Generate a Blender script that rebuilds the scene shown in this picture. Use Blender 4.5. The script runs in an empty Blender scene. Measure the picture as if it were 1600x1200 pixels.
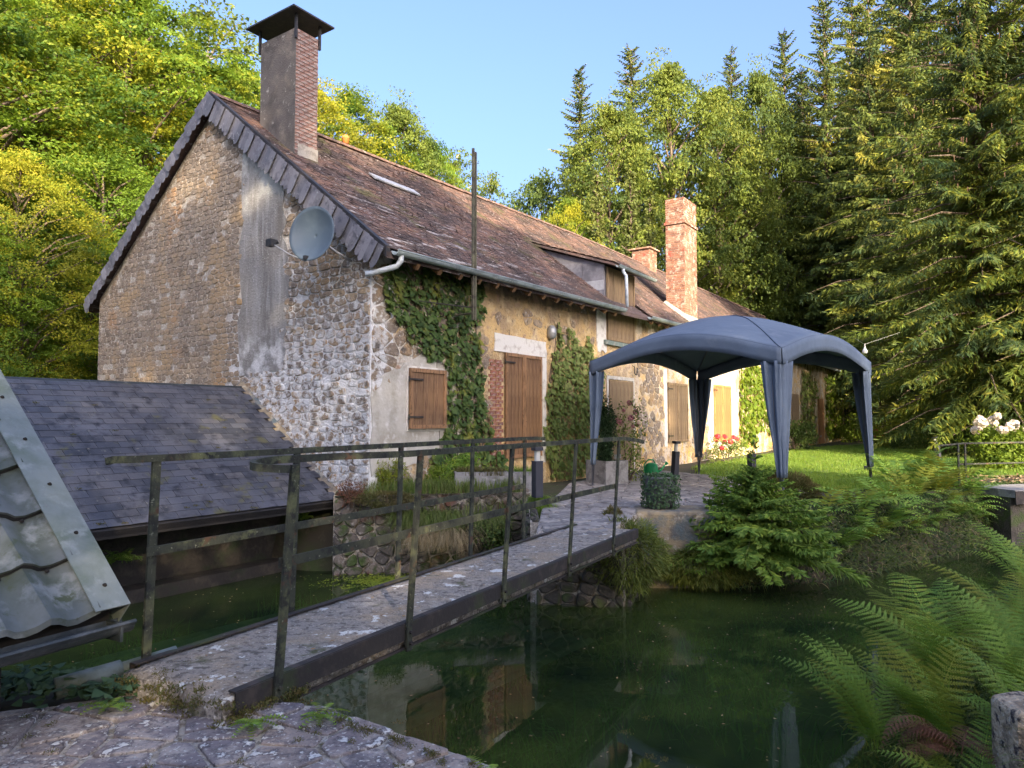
import bpy, bmesh, math, random
import numpy as np
from mathutils import Vector, Matrix, noise as mnoise
random.seed(7); NR = np.random.default_rng(7)
R = math.radians
S = bpy.context.scene
C = S.collection

# ------------------------------------------------------------------ camera
cam_d = bpy.data.cameras.new('camera'); cam = bpy.data.objects.new('camera', cam_d); C.objects.link(cam)
cam.location = (0, 0, 1.35); cam.rotation_euler = (R(90) + math.atan(53 / 1100), 0, 0)
cam_d.sensor_width = 36; cam_d.lens = 36 * 1100 / 1600; cam_d.clip_end = 900; cam_d.clip_start = 0.05
S.camera = cam
# ------------------------------------------------------------------ sky, sun, exposure
SUN_EL, SUN_X, SUN_Y = R(20), 0.36, -0.933
w = bpy.data.worlds.new('World'); S.world = w; w.use_nodes = True
wn = w.node_tree; bg = wn.nodes['Background']
sky = wn.nodes.new('ShaderNodeTexSky'); sky.sky_type = 'NISHITA'; sky.sun_disc = False
sky.sun_elevation = SUN_EL; sky.sun_rotation = math.atan2(SUN_X, SUN_Y)
sky.air_density = 1.0; sky.dust_density = 9.0; sky.ozone_density = 4.6
tint = wn.nodes.new('ShaderNodeMix'); tint.data_type = 'RGBA'; tint.blend_type = 'MULTIPLY'; tint.inputs[0].default_value = 1; tint.inputs[7].default_value = (1.04, .955, .99, 1)
wn.links.new(sky.outputs[0], tint.inputs[6]); wn.links.new(tint.outputs[2], bg.inputs[0]); bg.inputs[1].default_value = 0.15
sd = bpy.data.lights.new('sun', 'SUN'); sd.energy = 3.4; sd.angle = R(0.6); sd.color = (1.0, 0.80, 0.54)
so = bpy.data.objects.new('sun', sd); C.objects.link(so)
SV = Vector((SUN_X * math.cos(SUN_EL), SUN_Y * math.cos(SUN_EL), math.sin(SUN_EL))).normalized()
so.rotation_euler = (-SV).to_track_quat('-Z', 'Y').to_euler(); so.location = (10, -20, 30)
S.view_settings.view_transform = 'Standard'; S.view_settings.look = 'None'
S.view_settings.gamma = 1; S.view_settings.use_curve_mapping = False
S.view_settings.exposure = 2.05
S.render.engine = 'CYCLES'
S.cycles.max_bounces = 6; S.cycles.transparent_max_bounces = 12; S.cycles.diffuse_bounces = 3
S.cycles.glossy_bounces = 3; S.cycles.transmission_bounces = 4

# ------------------------------------------------------------------ materials
def M(name, base, layers=(), rough=0.8, bump=0.0, bscale=20, rnd=None, metal=0.0, trans=None, coords='world',
      bdist=0.02, spec=0.4, voro=None):
    """base colour with noise layers over it: (colour, scale, lo, hi, [stretch xyz], [regions])"""
    m = bpy.data.materials.new(name); m.use_nodes = True
    nt = m.node_tree; N = nt.nodes; L = nt.links
    b = N['Principled BSDF']
    b.inputs['Roughness'].default_value = rough; b.inputs['Metallic'].default_value = metal
    b.inputs['Specular IOR Level'].default_value = spec
    if coords == 'world': co = N.new('ShaderNodeNewGeometry').outputs['Position']
    else: co = N.new('ShaderNodeTexCoord').outputs['Object']
    tc = None
    def mult(x, y):
        n = N.new('ShaderNodeMath'); n.operation = 'MULTIPLY'; L.new(x, n.inputs[0])
        if isinstance(y, float): n.inputs[1].default_value = y
        else: L.new(y, n.inputs[1])
        return n.outputs[0]
    rgb = N.new('ShaderNodeRGB'); rgb.outputs[0].default_value = (*base, 1); col = rgb.outputs[0]
    if rnd:
        at = N.new('ShaderNodeAttribute'); at.attribute_name = 'rnd'
        oi = N.new('ShaderNodeObjectInfo')
        ad = N.new('ShaderNodeMath'); ad.operation = 'ADD'; L.new(at.outputs['Fac'], ad.inputs[0]); L.new(oi.outputs['Random'], ad.inputs[1])
        fr = N.new('ShaderNodeMath'); fr.operation = 'FRACT'; L.new(ad.outputs[0], fr.inputs[0])
        cr = N.new('ShaderNodeValToRGB'); cr.color_ramp.interpolation = 'LINEAR'
        cols = [base] + list(rnd)
        while len(cr.color_ramp.elements) < len(cols): cr.color_ramp.elements.new(0.5)
        for i, c in enumerate(cols):
            cr.color_ramp.elements[i].position = i / (len(cols) - 1); cr.color_ramp.elements[i].color = (*c, 1)
        L.new(fr.outputs[0], cr.inputs[0]); col = cr.outputs[0]
    for ly in layers:
        c, sc, lo, hi = ly[:4]
        src = co
        if len(ly) > 4 and ly[4]:
            mp = N.new('ShaderNodeMapping'); mp.inputs['Scale'].default_value = ly[4]; L.new(co, mp.inputs[0]); src = mp.outputs[0]
        nz = N.new('ShaderNodeTexNoise'); nz.inputs['Scale'].default_value = sc; nz.inputs['Detail'].default_value = 5
        nz.inputs['Roughness'].default_value = 0.62
        L.new(src, nz.inputs['Vector'])
        mr = N.new('ShaderNodeMapRange'); mr.inputs['From Min'].default_value = lo; mr.inputs['From Max'].default_value = hi
        L.new(nz.outputs['Fac'], mr.inputs['Value']); f = mr.outputs[0]
        if len(ly) > 5:
            if tc is None:
                t_ = N.new('ShaderNodeTexCoord'); sp = N.new('ShaderNodeSeparateXYZ'); L.new(t_.outputs['Object'], sp.inputs[0]); tc = sp
            for ax, a0, a1 in ly[5]:
                r_ = N.new('ShaderNodeMapRange'); r_.interpolation_type = 'SMOOTHSTEP'
                r_.inputs['From Min'].default_value = min(a0, a1); r_.inputs['From Max'].default_value = max(a0, a1)
                if a0 > a1: r_.inputs['To Min'].default_value = 1; r_.inputs['To Max'].default_value = 0
                L.new(tc.outputs[ax], r_.inputs['Value']); f = mult(f, r_.outputs[0])
        mx = N.new('ShaderNodeMix'); mx.data_type = 'RGBA'; L.new(f, mx.inputs[0]); L.new(col, mx.inputs[6])
        mx.inputs[7].default_value = (*c, 1); col = mx.outputs[2]
    L.new(col, b.inputs['Base Color'])
    if bump:
        nb = N.new('ShaderNodeTexNoise'); nb.inputs['Scale'].default_value = bscale; nb.inputs['Detail'].default_value = 6
        L.new(co, nb.inputs['Vector'])
        bp = N.new('ShaderNodeBump'); bp.inputs['Strength'].default_value = bump; bp.inputs['Distance'].default_value = bdist
        L.new(nb.outputs['Fac'], bp.inputs['Height']); L.new(bp.outputs[0], b.inputs['Normal'])
    if trans:
        td = N.new('ShaderNodeBsdfTranslucent')
        mm = N.new('ShaderNodeMix'); mm.data_type = 'RGBA'; mm.inputs[0].default_value = 0.5; mm.blend_type = 'MIX'
        L.new(col, mm.inputs[6]); mm.inputs[7].default_value = (*trans[0], 1); L.new(mm.outputs[2], td.inputs[0])
        ms = N.new('ShaderNodeMixShader'); ms.inputs[0].default_value = trans[1]
        L.new(b.outputs[0], ms.inputs[1]); L.new(td.outputs[0], ms.inputs[2]); L.new(ms.outputs[0], N['Material Output'].inputs[0])
    return m

MT = {}
MT['ground'] = M('earth', (.040, .034, .022), [((.035, .05, .016), 1.1, .42, .6), ((.07, .06, .04), 6, .55, .7)], .95, .5, 14)
MT['bed'] = MT['ground']
MT['lawn'] = M('lawn', (.10, .18, .025), [((.16, .20, .035), 2.0, .45, .65), ((.07, .13, .025), .7, .5, .7)], .95, .4, 30)
MT['grass'] = M('grass_blade', (.11, .22, .025), [], .7, rnd=[(.16, .27, .035), (.21, .27, .04), (.09, .18, .022)], trans=((.32, .5, .05), .45))
MT['wildgrass'] = M('wild_grass', (.10, .17, .03), [], .7, rnd=[(.15, .21, .04), (.21, .21, .08), (.07, .13, .025)], trans=((.2, .3, .05), .35))
MT['drygrass'] = M('dry_grass', (.34, .27, .15), [], .8, rnd=[(.22, .16, .08), (.40, .33, .20), (.15, .13, .05)], trans=((.3, .25, .12), .25))
MT['stone'] = M('rubble_stone', (.30, .235, .165), [
    ((.15, .12, .095), 9, .50, .64), ((.50, .47, .42), 16, .57, .68), ((.38, .25, .12), 1.3, .52, .66),
    ((.70, .70, .685), 6.5, .44, .56, None, [('X', .4, .3), ('Y', 3.6, 2.6), ('Z', 3.4, 2.0)]), ((.56, .56, .54), 8, .52, .60, None, [('X', .4, .3), ('Y', 3.6, 2.6), ('Z', 5.4, 3.0)]), ((.11, .095, .08), 3.5, .58, .70)], .92, 1.0, 45,
    rnd=[(.22, .18, .14), (.40, .30, .18), (.19, .165, .14), (.35, .25, .15)], coords='object', bdist=.025)
MT['smallstone'] = M('small_rubble', (.28, .225, .165), [((.17, .135, .10), 8, .50, .64), ((.56, .53, .48), 26, .59, .67), ((.34, .25, .15), 1.1, .50, .64), ((.48, .28, .13), .8, .60, .72), ((.12, .10, .08), 16, .58, .68), ((.15, .125, .10), 1.6, .58, .70)], .95, 1.0, 40,
    rnd=[(.235, .19, .145), (.32, .26, .19), (.21, .175, .14), (.30, .24, .17)], coords='object', bdist=.02)
MT['mortar'] = M('lime_mortar', (.40, .36, .30), [
    ((.24, .19, .14), 2.2, .45, .62), ((.56, .54, .49), 12, .52, .64),
    ((.74, .74, .73), 5, .30, .44, None, [('Y', 4.3, 3.2), ('Z', 4.2, 2.6)]), ((.66, .65, .62), 4, .44, .56, None, [('Y', 2.4, 1.9)]),
    ((.17, .145, .12), 5, .58, .72)], .95, 1.0, 26, coords='object', bdist=.03)
MT['strip'] = M('cement_render', (.27, .265, .25), [
    ((.17, .16, .145), 1.3, .42, .64, (1, 2.2, .45)), ((.40, .40, .38), 1.9, .52, .70, (1, 2.6, .35)), ((.12, .11, .10), 22, .60, .70), ((.50, .50, .48), 30, .62, .70),
    ((.50, .51, .48), 1.5, .42, .58, None, [('Z', 4.9, 5.8)]), ((.58, .58, .57), 3, .44, .60, None, [('Z', 3.2, 2.3)])], .95, .9, 30, coords='object', bdist=.02)
MT['facade'] = M('ochre_render', (.58, .40, .175), [
    ((.36, .26, .15), 1.5, .46, .62), ((.60, .47, .27), 2.6, .50, .62), ((.20, .15, .09), 7, .56, .66), ((.13, .095, .06), 22, .60, .68),
    ((.54, .50, .42), 2.6, .35, .50, None, [('X', 3.2, 2.0)]),
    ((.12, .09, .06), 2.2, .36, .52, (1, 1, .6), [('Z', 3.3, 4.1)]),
    ((.56, .50, .40), 2.0, .44, .55, None, [('X', 8, 11)]),
    ((.64, .42, .08), 2.6, .53, .60, None, [('X', 9, 10), ('Z', 1.7, .9)]),
    ((.36, .24, .16), 4, .56, .66)], .94, 1.0, 16, coords='object', bdist=.05)
MT['plaster'] = M('pale_plaster', (.50, .475, .41), [((.37, .34, .28), 2.5, .45, .62), ((.62, .60, .56), 7, .55, .7)], .93, .5, 25, coords='object')
MT['whiteplaster'] = M('white_plaster', (.66, .64, .58), [((.42, .38, .32), 6, .52, .68)], .9, .4, 30, coords='object')
MT['brick'] = M('red_brick', (.30, .115, .07), [((.42, .34, .30), 7, .52, .62), ((.14, .07, .055), 14, .56, .7)], .92, .5, 60,
                rnd=[(.24, .10, .075), (.36, .16, .09), (.18, .085, .07)], coords='object')
MT['oldbrick'] = M('weathered_brick', (.22, .12, .10), [((.42, .38, .35), 6, .48, .62), ((.10, .075, .07), 12, .54, .68)], .95, .7, 60,
                rnd=[(.19, .11, .09), (.26, .15, .12), (.14, .09, .08)], coords='object')
MT['brickmortar'] = M('brick_mortar', (.43, .37, .32), [((.25, .17, .14), 6, .45, .62)], .95, .5, 40, coords='object')
MT['sunbrick'] = M('orange_brick', (.30, .13, .075), [((.42, .34, .27), 6, .52, .60), ((.16, .08, .055), 9, .54, .66), ((.36, .07, .045), 2.0, .60, .66)],
                   .92, .5, 60, rnd=[(.24, .13, .09), (.34, .20, .13), (.18, .09, .065)], coords='object')
MT['chimrender'] = M('grey_render', (.115, .105, .095), [((.30, .29, .26), 12, .60, .66), ((.07, .065, .06), 4, .45, .6), ((.19, .165, .14), 2, .5, .65)], .95, .7, 35, coords='object')
MT['flaunch'] = M('flaunching_mortar', (.34, .32, .28), [((.20, .18, .15), 7, .5, .65)], .95, .8, 25)
MT['tile'] = M('clay_roof_tile', (.16, .10, .085), [
    ((.075, .058, .055), 1.3, .42, .60), ((.33, .30, .285), 11, .60, .68), ((.11, .10, .05), 1.1, .57, .66),
    ((.46, .43, .42), 2.0, .56, .64, (.7, 3, 3), [('X', 9, 1), ('Z', 6.8, 4.2)])], .9, .6, 40,
    rnd=[(.19, .115, .09), (.125, .085, .078), (.22, .14, .105), (.10, .072, .068)], coords='object', bdist=.01)
MT['slate'] = M('roof_slate', (.042, .048, .064), [((.095, .10, .12), 1.2, .46, .66), ((.024, .027, .036), 5, .50, .64), ((.14, .135, .12), 16, .63, .7), ((.08, .08, .045), 2.2, .60, .68)],
                .45, .5, 50, rnd=[(.066, .072, .09), (.032, .037, .05), (.085, .085, .095), (.048, .055, .073)], bdist=.005, spec=.45)
MT['vslate'] = M('verge_slate', (.15, .15, .175), [((.08, .08, .095), 7, .5, .65), ((.30, .30, .31), 12, .60, .7)], .6, .4, 40,
                 rnd=[(.21, .21, .235), (.11, .115, .135), (.17, .165, .18)], bdist=.006)
MT['black'] = M('black_iron', (.025, .025, .028), [((.045, .04, .035), 9, .5, .65)], .55, .3, 40)
MT['zinc'] = M('zinc', (.30, .36, .37), [((.19, .23, .23), 4, .45, .62), ((.42, .47, .48), 8, .56, .7)], .5, .2, 30, metal=.15, spec=.5)
MT['whitezinc'] = M('painted_pipe', (.50, .56, .60), [((.32, .35, .36), 7, .5, .65)], .4, .1, 30)
MT['darkgutter'] = M('dark_gutter', (.03, .038, .042), [((.07, .08, .085), 7, .54, .65)], .4, .2, 30, metal=.1, spec=.5)
MT['shedmetal'] = M('coated_tile_sheet', (.12, .135, .135), [((.06, .075, .055), 1.8, .44, .60), ((.19, .21, .21), 5, .54, .66), ((.06, .075, .04), 14, .58, .68)], .5, .3, 30, metal=.0, spec=.35, bdist=.004)
MT['flash'] = M('verge_flashing', (.185, .215, .205), [((.12, .15, .12), 2.5, .46, .62), ((.25, .28, .27), 9, .55, .7)], .5, .2, 30, metal=.1)
MT['rust'] = M('rusty_steel', (.032, .028, .026), [((.06, .048, .042), 8, .5, .64), ((.04, .05, .022), 3, .52, .64), ((.24, .22, .20), 34, .68, .73)], .8, .6, 30, bdist=.006)
MT['rail'] = M('mossy_railing_steel', (.045, .05, .035), [((.11, .12, .06), 6, .50, .64), ((.022, .024, .02), 14, .48, .60), ((.20, .21, .15), 40, .63, .70), ((.09, .05, .03), 9, .60, .68)], .8, .7, 60, bdist=.006)
MT['deck'] = M('old_concrete_deck', (.30, .27, .235), [
    ((.13, .115, .10), 18, .50, .60), ((.44, .40, .34), 8, .54, .64), ((.34, .27, .19), 2, .48, .64),
    ((.68, .68, .64), 5.0, .60, .63), ((.60, .58, .53), 40, .60, .67), ((.07, .07, .06), 55, .60, .66), ((.09, .095, .04), 3.2, .60, .70)], .95, 1.0, 45, bdist=.025)
MT['flag'] = M('lichened_flagstone', (.20, .175, .178), [
    ((.36, .32, .29), 5, .50, .62), ((.095, .082, .088), 11, .50, .62), ((.60, .59, .56), 11, .605, .64), ((.55, .53, .49), 42, .58, .66), ((.07, .06, .06), 60, .60, .68)],
    .9, 1.0, 40, rnd=[(.22, .185, .185), (.29, .24, .21), (.155, .14, .152)], bdist=.02)
MT['flagjoint'] = M('joint_mortar', (.42, .385, .33), [((.22, .18, .13), 8, .48, .62), ((.54, .52, .48), 28, .54, .66), ((.12, .10, .05), 3.2, .57, .64), ((.10, .09, .08), 60, .58, .66)], .95, 1.0, 50, bdist=.03)
MT['pathstone'] = M('path_stone', (.24, .225, .215), [((.13, .12, .115), 5, .48, .62), ((.36, .345, .32), 9, .56, .66)], .9, .7, 40,
                    rnd=[(.29, .27, .25), (.19, .18, .175), (.33, .30, .27)], bdist=.01)
MT['bankstone'] = M('mossy_wall_stone', (.14, .12, .10), [((.06, .05, .045), 6, .46, .62), ((.30, .28, .25), 10, .58, .68), ((.05, .075, .02), 3, .50, .60),
                    ((.11, .05, .03), 2.2, .56, .66)], .92, .9, 30, rnd=[(.19, .16, .13), (.10, .09, .08), (.23, .19, .14)], bdist=.02)
MT['darkbank'] = M('dark_wet_bank_stone', (.06, .055, .045), [((.035, .03, .025), 6, .46, .62), ((.05, .07, .02), 3, .50, .60)], .8, .9, 30, rnd=[(.08, .07, .055), (.045, .04, .035)], bdist=.02)
MT['darkstone'] = M('eave_shade_stone', (.028, .024, .02), [((.05, .042, .032), 5, .5, .62), ((.02, .03, .012), 2, .5, .62)], .8, .9, 20)  # near-black stone, the shade under the eaves is put into its colour
MT['concrete'] = M('weathered_concrete', (.26, .255, .245), [((.16, .155, .15), 5, .48, .62), ((.36, .35, .33), 12, .56, .7)], .9, .6, 30)
MT['blockstone'] = M('ochre_block', (.27, .22, .14), [((.12, .11, .10), 3, .45, .6), ((.36, .33, .27), 9, .54, .66), ((.10, .13, .14), 2, .5, .62)], .93, .8, 30)
MT['wood'] = M('brown_shutter_wood', (.20, .112, .055), [((.12, .065, .036), 6, .45, .62, (5, 5, .5)), ((.28, .18, .10), 9, .55, .68, (6, 6, .5))], .6, .3, 20,
               rnd=[(.23, .13, .062), (.175, .10, .052)], coords='object', bdist=.004)
MT['greywood'] = M('weathered_door_wood', (.235, .165, .09), [((.15, .10, .06), 7, .45, .62, (5, 5, .4)), ((.32, .25, .16), 9, .55, .68, (7, 7, .5))], .75, .4, 20,
                   rnd=[(.27, .19, .10), (.21, .145, .085)], coords='object', bdist=.005)
MT['orangewood'] = M('orange_shutter_wood', (.36, .17, .065), [((.25, .11, .05), 6, .45, .62, (5, 5, .5))], .6, .3, 20, rnd=[(.40, .20, .08), (.32, .15, .06)], coords='object')
MT['greenpaint'] = M('grey_green_paint', (.15, .20, .175), [((.27, .27, .23), 9, .5, .62)], .7, .4, 30)
MT['fibre'] = M('fibre_cement_slate', (.20, .20, .22), [((.13, .13, .145), 3, .45, .62)], .7, .3, 20, rnd=[(.24, .24, .26), (.17, .17, .19)])
MT['lightfibre'] = M('pale_cement_slate', (.42, .44, .46), [((.32, .33, .34), 3, .45, .62)], .7, .3, 20)
MT['dish'] = M('dish_grey', (.085, .12, .15), [((.11, .15, .18), 2.5, .45, .6)], .5, spec=.4)
MT['steel'] = M('galvanised_steel', (.33, .34, .34), [((.18, .17, .15), 9, .5, .66)], .5, metal=.5)
MT['poleiron'] = M('mossy_iron_pole', (.10, .095, .065), [((.16, .15, .09), 5, .48, .62, (1, 1, .3)), ((.055, .045, .035), 9, .5, .64)], .8, .4, 30)
MT['canvas'] = M('blue_grey_canvas', (.115, .155, .215), [((.10, .135, .19), 1.2, .45, .6), ((.14, .175, .23), 3, .58, .7)], .8, .45, 2.6, trans=((.08, .10, .15), .05), bdist=.06)
MT['seam'] = M('canvas_seam', (.07, .095, .14), [], .8)
MT['gpole'] = M('grey_tent_pole', (.10, .105, .12), [], .45, metal=.4)
MT['bollard'] = M('anthracite_bollard', (.035, .038, .05), [], .5)
MT['lens'] = M('frosted_lens', (.60, .60, .55), [], .3)
MT['can'] = M('green_plastic', (.015, .27, .085), [((.02, .32, .11), 8, .5, .7)], .4)
MT['pot'] = M('dark_grey_pot', (.10, .105, .115), [((.15, .155, .16), 5, .5, .65)], .7)
MT['bark'] = M('bark', (.12, .09, .065), [((.20, .17, .13), 4, .5, .64, (1, 1, .25)), ((.07, .05, .035), 9, .5, .62, (1, 1, .3))], .95, .8, 20)
MT['palebark'] = M('birch_bark', (.34, .30, .25), [((.15, .12, .10), 5, .52, .64)], .9, .5, 20)
def leaf(name, cols, tr, amt=.42, lay=()):
    return M(name, cols[0], lay, .62, rnd=cols[1:], trans=(tr, amt), spec=.25)
MT['beech'] = leaf('beech_leaf', [(.11, .20, .020), (.17, .26, .024), (.07, .145, .018), (.25, .29, .024)], (.36, .48, .03), .42,
                   [((.36, .33, .02), .22, .52, .66), ((.035, .085, .015), .40, .48, .60)])
MT['lime'] = leaf('yellowing_leaf', [(.26, .29, .025), (.35, .35, .028), (.16, .23, .022), (.42, .36, .03)], (.56, .56, .03), .45,
                  [((.46, .36, .03), .4, .52, .64), ((.06, .12, .02), .4, .52, .64)])
MT['darkleaf'] = leaf('dark_leaf', [(.06, .10, .022), (.085, .13, .03), (.045, .08, .02), (.10, .14, .035)], (.16, .24, .035), .35)
MT['alder'] = leaf('alder_leaf', [(.13, .18, .030), (.18, .23, .036), (.085, .135, .026), (.23, .25, .04)], (.36, .40, .05), .40,
                   [((.055, .095, .022), .35, .48, .60)])
MT['spruce'] = leaf('spruce_needles', [(.11, .155, .034), (.155, .20, .038), (.065, .11, .03), (.21, .23, .04)], (.25, .28, .04), .25,
                    [((.26, .25, .035), .35, .53, .63), ((.045, .08, .028), .5, .48, .60)])
MT['herospruce'] = leaf('near_spruce_needles', [(.095, .15, .028), (.15, .20, .028), (.055, .10, .024), (.26, .26, .03)], (.30, .33, .035), .30,
                    [((.40, .34, .03), .7, .54, .62), ((.03, .06, .02), .7, .46, .58)])  # golden layer paints sunlit tips into the needle colour
MT['cone'] = M('brown_cone', (.10, .055, .03), [((.06, .035, .02), 3, .45, .6)], .8)
MT['larch'] = leaf('young_larch', [(.11, .15, .04), (.15, .175, .04), (.09, .12, .035)], (.28, .30, .05), .35)
MT['youngspruce'] = leaf('young_spruce_needles', [(.11, .20, .03), (.15, .25, .035), (.08, .16, .028), (.21, .29, .04)], (.20, .32, .04), .28)
MT['ivy'] = leaf('ivy_leaf', [(.06, .115, .028), (.10, .155, .038), (.04, .08, .024), (.17, .20, .045)], (.17, .25, .035), .28,
                 [((.24, .24, .04), 1.6, .55, .66), ((.04, .075, .02), 4, .5, .62)])
MT['ivy_light'] = leaf('light_ivy_leaf', [(.16, .22, .055), (.22, .27, .075), (.10, .16, .042), (.29, .31, .10)], (.30, .38, .07), .32)
MT['vine'] = leaf('bright_vine_leaf', [(.12, .19, .02), (.17, .23, .025), (.08, .15, .02)], (.34, .44, .03), .4)
MT['groundivy'] = leaf('ground_ivy_leaf', [(.05, .10, .045), (.075, .13, .06), (.04, .08, .035)], (.08, .16, .05), .2)
MT['fern'] = leaf('fern_green', [(.16, .30, .045), (.26, .39, .06), (.09, .20, .035), (.38, .44, .06)], (.36, .52, .05), .34)
MT['bank_fern'] = leaf('bank_fern_green', [(.15, .30, .05), (.26, .42, .07), (.09, .20, .04), (.36, .46, .07)], (.34, .52, .06), .34)
MT['fern_yellow'] = leaf('fern_yellow_green', [(.19, .25, .03), (.26, .27, .03), (.15, .22, .03)], (.30, .32, .04), .35)
MT['fern_brown'] = leaf('withered_fern', [(.17, .075, .045), (.22, .10, .055), (.13, .06, .04)], (.2, .1, .05), .2)
MT['moss'] = leaf('moss_tuft', [(.10, .11, .03), (.14, .10, .04), (.075, .10, .025), (.16, .13, .05)], (.15, .15, .04), .2)
MT['juniper'] = leaf('juniper_sprig', [(.11, .155, .028), (.16, .19, .03), (.075, .115, .025), (.20, .20, .04)], (.18, .22, .04), .2)
MT['cypress'] = leaf('cypress_sprig', [(.025, .06, .025), (.04, .08, .03), (.02, .045, .02)], (.05, .1, .03), .2)
MT['petal_w'] = M('cream_petal', (.68, .62, .52), [], .7, rnd=[(.74, .66, .58), (.60, .55, .42)], trans=((.6, .5, .4), .3))
MT['petal_r'] = M('red_petal', (.55, .03, .04), [], .6, rnd=[(.6, .06, .07)])
MT['petal_p'] = M('pink_petal', (.55, .2, .25), [], .6, rnd=[(.6, .3, .32)])
MT['litter'] = M('fallen_leaf', (.30, .17, .07), [], .8, rnd=[(.38, .27, .14), (.20, .10, .05), (.42, .36, .24)])
MT['algae'] = M('floating_algae', (.19, .24, .015), [((.10, .15, .012), 8, .5, .62), ((.27, .30, .03), 15, .55, .66)], .8, .5, 30)
MT['submerged'] = M('submerged_weed', (.09, .20, .05), [], .9, rnd=[(.13, .24, .06), (.06, .15, .04)])
MT['pvc'] = M('grey_plastic_pipe', (.14, .17, .165), [((.07, .09, .06), 5, .46, .62)], .5)
MT['ribbed'] = M('submerged_ribbed_sheet', (.17, .23, .19), [((.09, .13, .08), 2, .5, .62)], .8)
MT['stump'] = M('pale_stone_post', (.46, .37, .26), [((.22, .17, .12), 9, .46, .58), ((.05, .042, .045), 14, .54, .60), ((.55, .50, .42), 30, .58, .68)], .92, 1.0, 40, bdist=.03)
MT['ridge'] = M('ridge_tile', (.17, .105, .08), [((.09, .065, .055), 5, .45, .62), ((.30, .27, .24), 9, .58, .68)], .9, .5, 30)
MT['dark'] = M('dark_interior', (.02, .018, .016), [], .95)
MT['orangepot'] = M('terracotta', (.60, .20, .05), [], .8)

for k_, f_ in (('wood', 1.45), ('greywood', 1.3), ('orangewood', 1.3)):
    a_ = {'wood': (.20, .112, .055), 'greywood': (.235, .165, .09), 'orangewood': (.36, .17, .065)}[k_]
    MT['frame_' + k_] = M('frame_' + k_, tuple(c * f_ for c in a_), [(tuple(c * .7 for c in a_), 7, .48, .62, (3, 3, .6)), (tuple(c * .35 for c in a_), 16, .60, .68)], .65, .3, 20, coords='object', bdist=.004)
def water_material():
    m = bpy.data.materials.new('pond_water'); m.use_nodes = True; nt = m.node_tree; N = nt.nodes; L = nt.links
    N.remove(N['Principled BSDF'])
    geo = N.new('ShaderNodeNewGeometry')
    n1 = N.new('ShaderNodeTexNoise'); n1.inputs['Scale'].default_value = .7; n1.inputs['Detail'].default_value = 9; n1.inputs['Roughness'].default_value = .68; L.new(geo.outputs['Position'], n1.inputs[0])
    cr = N.new('ShaderNodeValToRGB'); cr.color_ramp.elements[0].position = .36; cr.color_ramp.elements[1].position = .68
    cr.color_ramp.elements[0].color = (.016, .034, .017, 1); cr.color_ramp.elements[1].color = (.095, .145, .032, 1); L.new(n1.outputs['Fac'], cr.inputs[0])
    df = N.new('ShaderNodeBsdfDiffuse'); L.new(cr.outputs[0], df.inputs[0])
    tr = N.new('ShaderNodeBsdfTransparent'); tr.inputs[0].default_value = (.50, .66, .44, 1)
    m1 = N.new('ShaderNodeMixShader'); m1.inputs[0].default_value = .55; L.new(df.outputs[0], m1.inputs[1]); L.new(tr.outputs[0], m1.inputs[2])
    gl = N.new('ShaderNodeBsdfGlossy'); gl.inputs['Roughness'].default_value = .012
    fr = N.new('ShaderNodeFresnel'); fr.inputs['IOR'].default_value = 1.42
    nb = N.new('ShaderNodeTexNoise'); nb.inputs['Scale'].default_value = 2.6; nb.inputs['Detail'].default_value = 3; L.new(geo.outputs['Position'], nb.inputs[0])
    bp = N.new('ShaderNodeBump'); bp.inputs['Strength'].default_value = .02; bp.inputs['Distance'].default_value = .05; L.new(nb.outputs['Fac'], bp.inputs['Height'])
    L.new(bp.outputs[0], gl.inputs['Normal']); L.new(bp.outputs[0], fr.inputs['Normal'])
    m2 = N.new('ShaderNodeMixShader'); L.new(fr.outputs[0], m2.inputs[0]); L.new(m1.outputs[0], m2.inputs[1]); L.new(gl.outputs[0], m2.inputs[2])
    L.new(m2.outputs[0], N['Material Output'].inputs[0])
    return m
MT['water'] = water_material()

# ------------------------------------------------------------------ object helpers
def link(name, me, mat=None, parent=None):
    o = bpy.data.objects.new(name, me); C.objects.link(o)
    if mat is not None:
        if len(me.materials) == 0: me.materials.append(MT[mat] if isinstance(mat, str) else mat)
    if parent: o.parent = parent
    return o
def tag(o, label=None, cat=None, group=None, kind=None):
    if label: o['label'] = label
    if cat: o['category'] = cat
    if group: o['group'] = group
    if kind: o['kind'] = kind
    return o
def empty(name, loc=(0, 0, 0), rz=0, label=None, cat=None, group=None, parent=None):
    o = bpy.data.objects.new(name, None); C.objects.link(o); o.location = loc; o.rotation_euler = (0, 0, rz)
    o.empty_display_size = .1
    if parent: o.parent = parent
    return tag(o, label, cat, group)
def dup(o, parent=None, deep=True):
    c = o.copy(); C.objects.link(c); c.parent = parent
    if deep:
        for ch in list(o.children): dup(ch, c)
    return c

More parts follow.
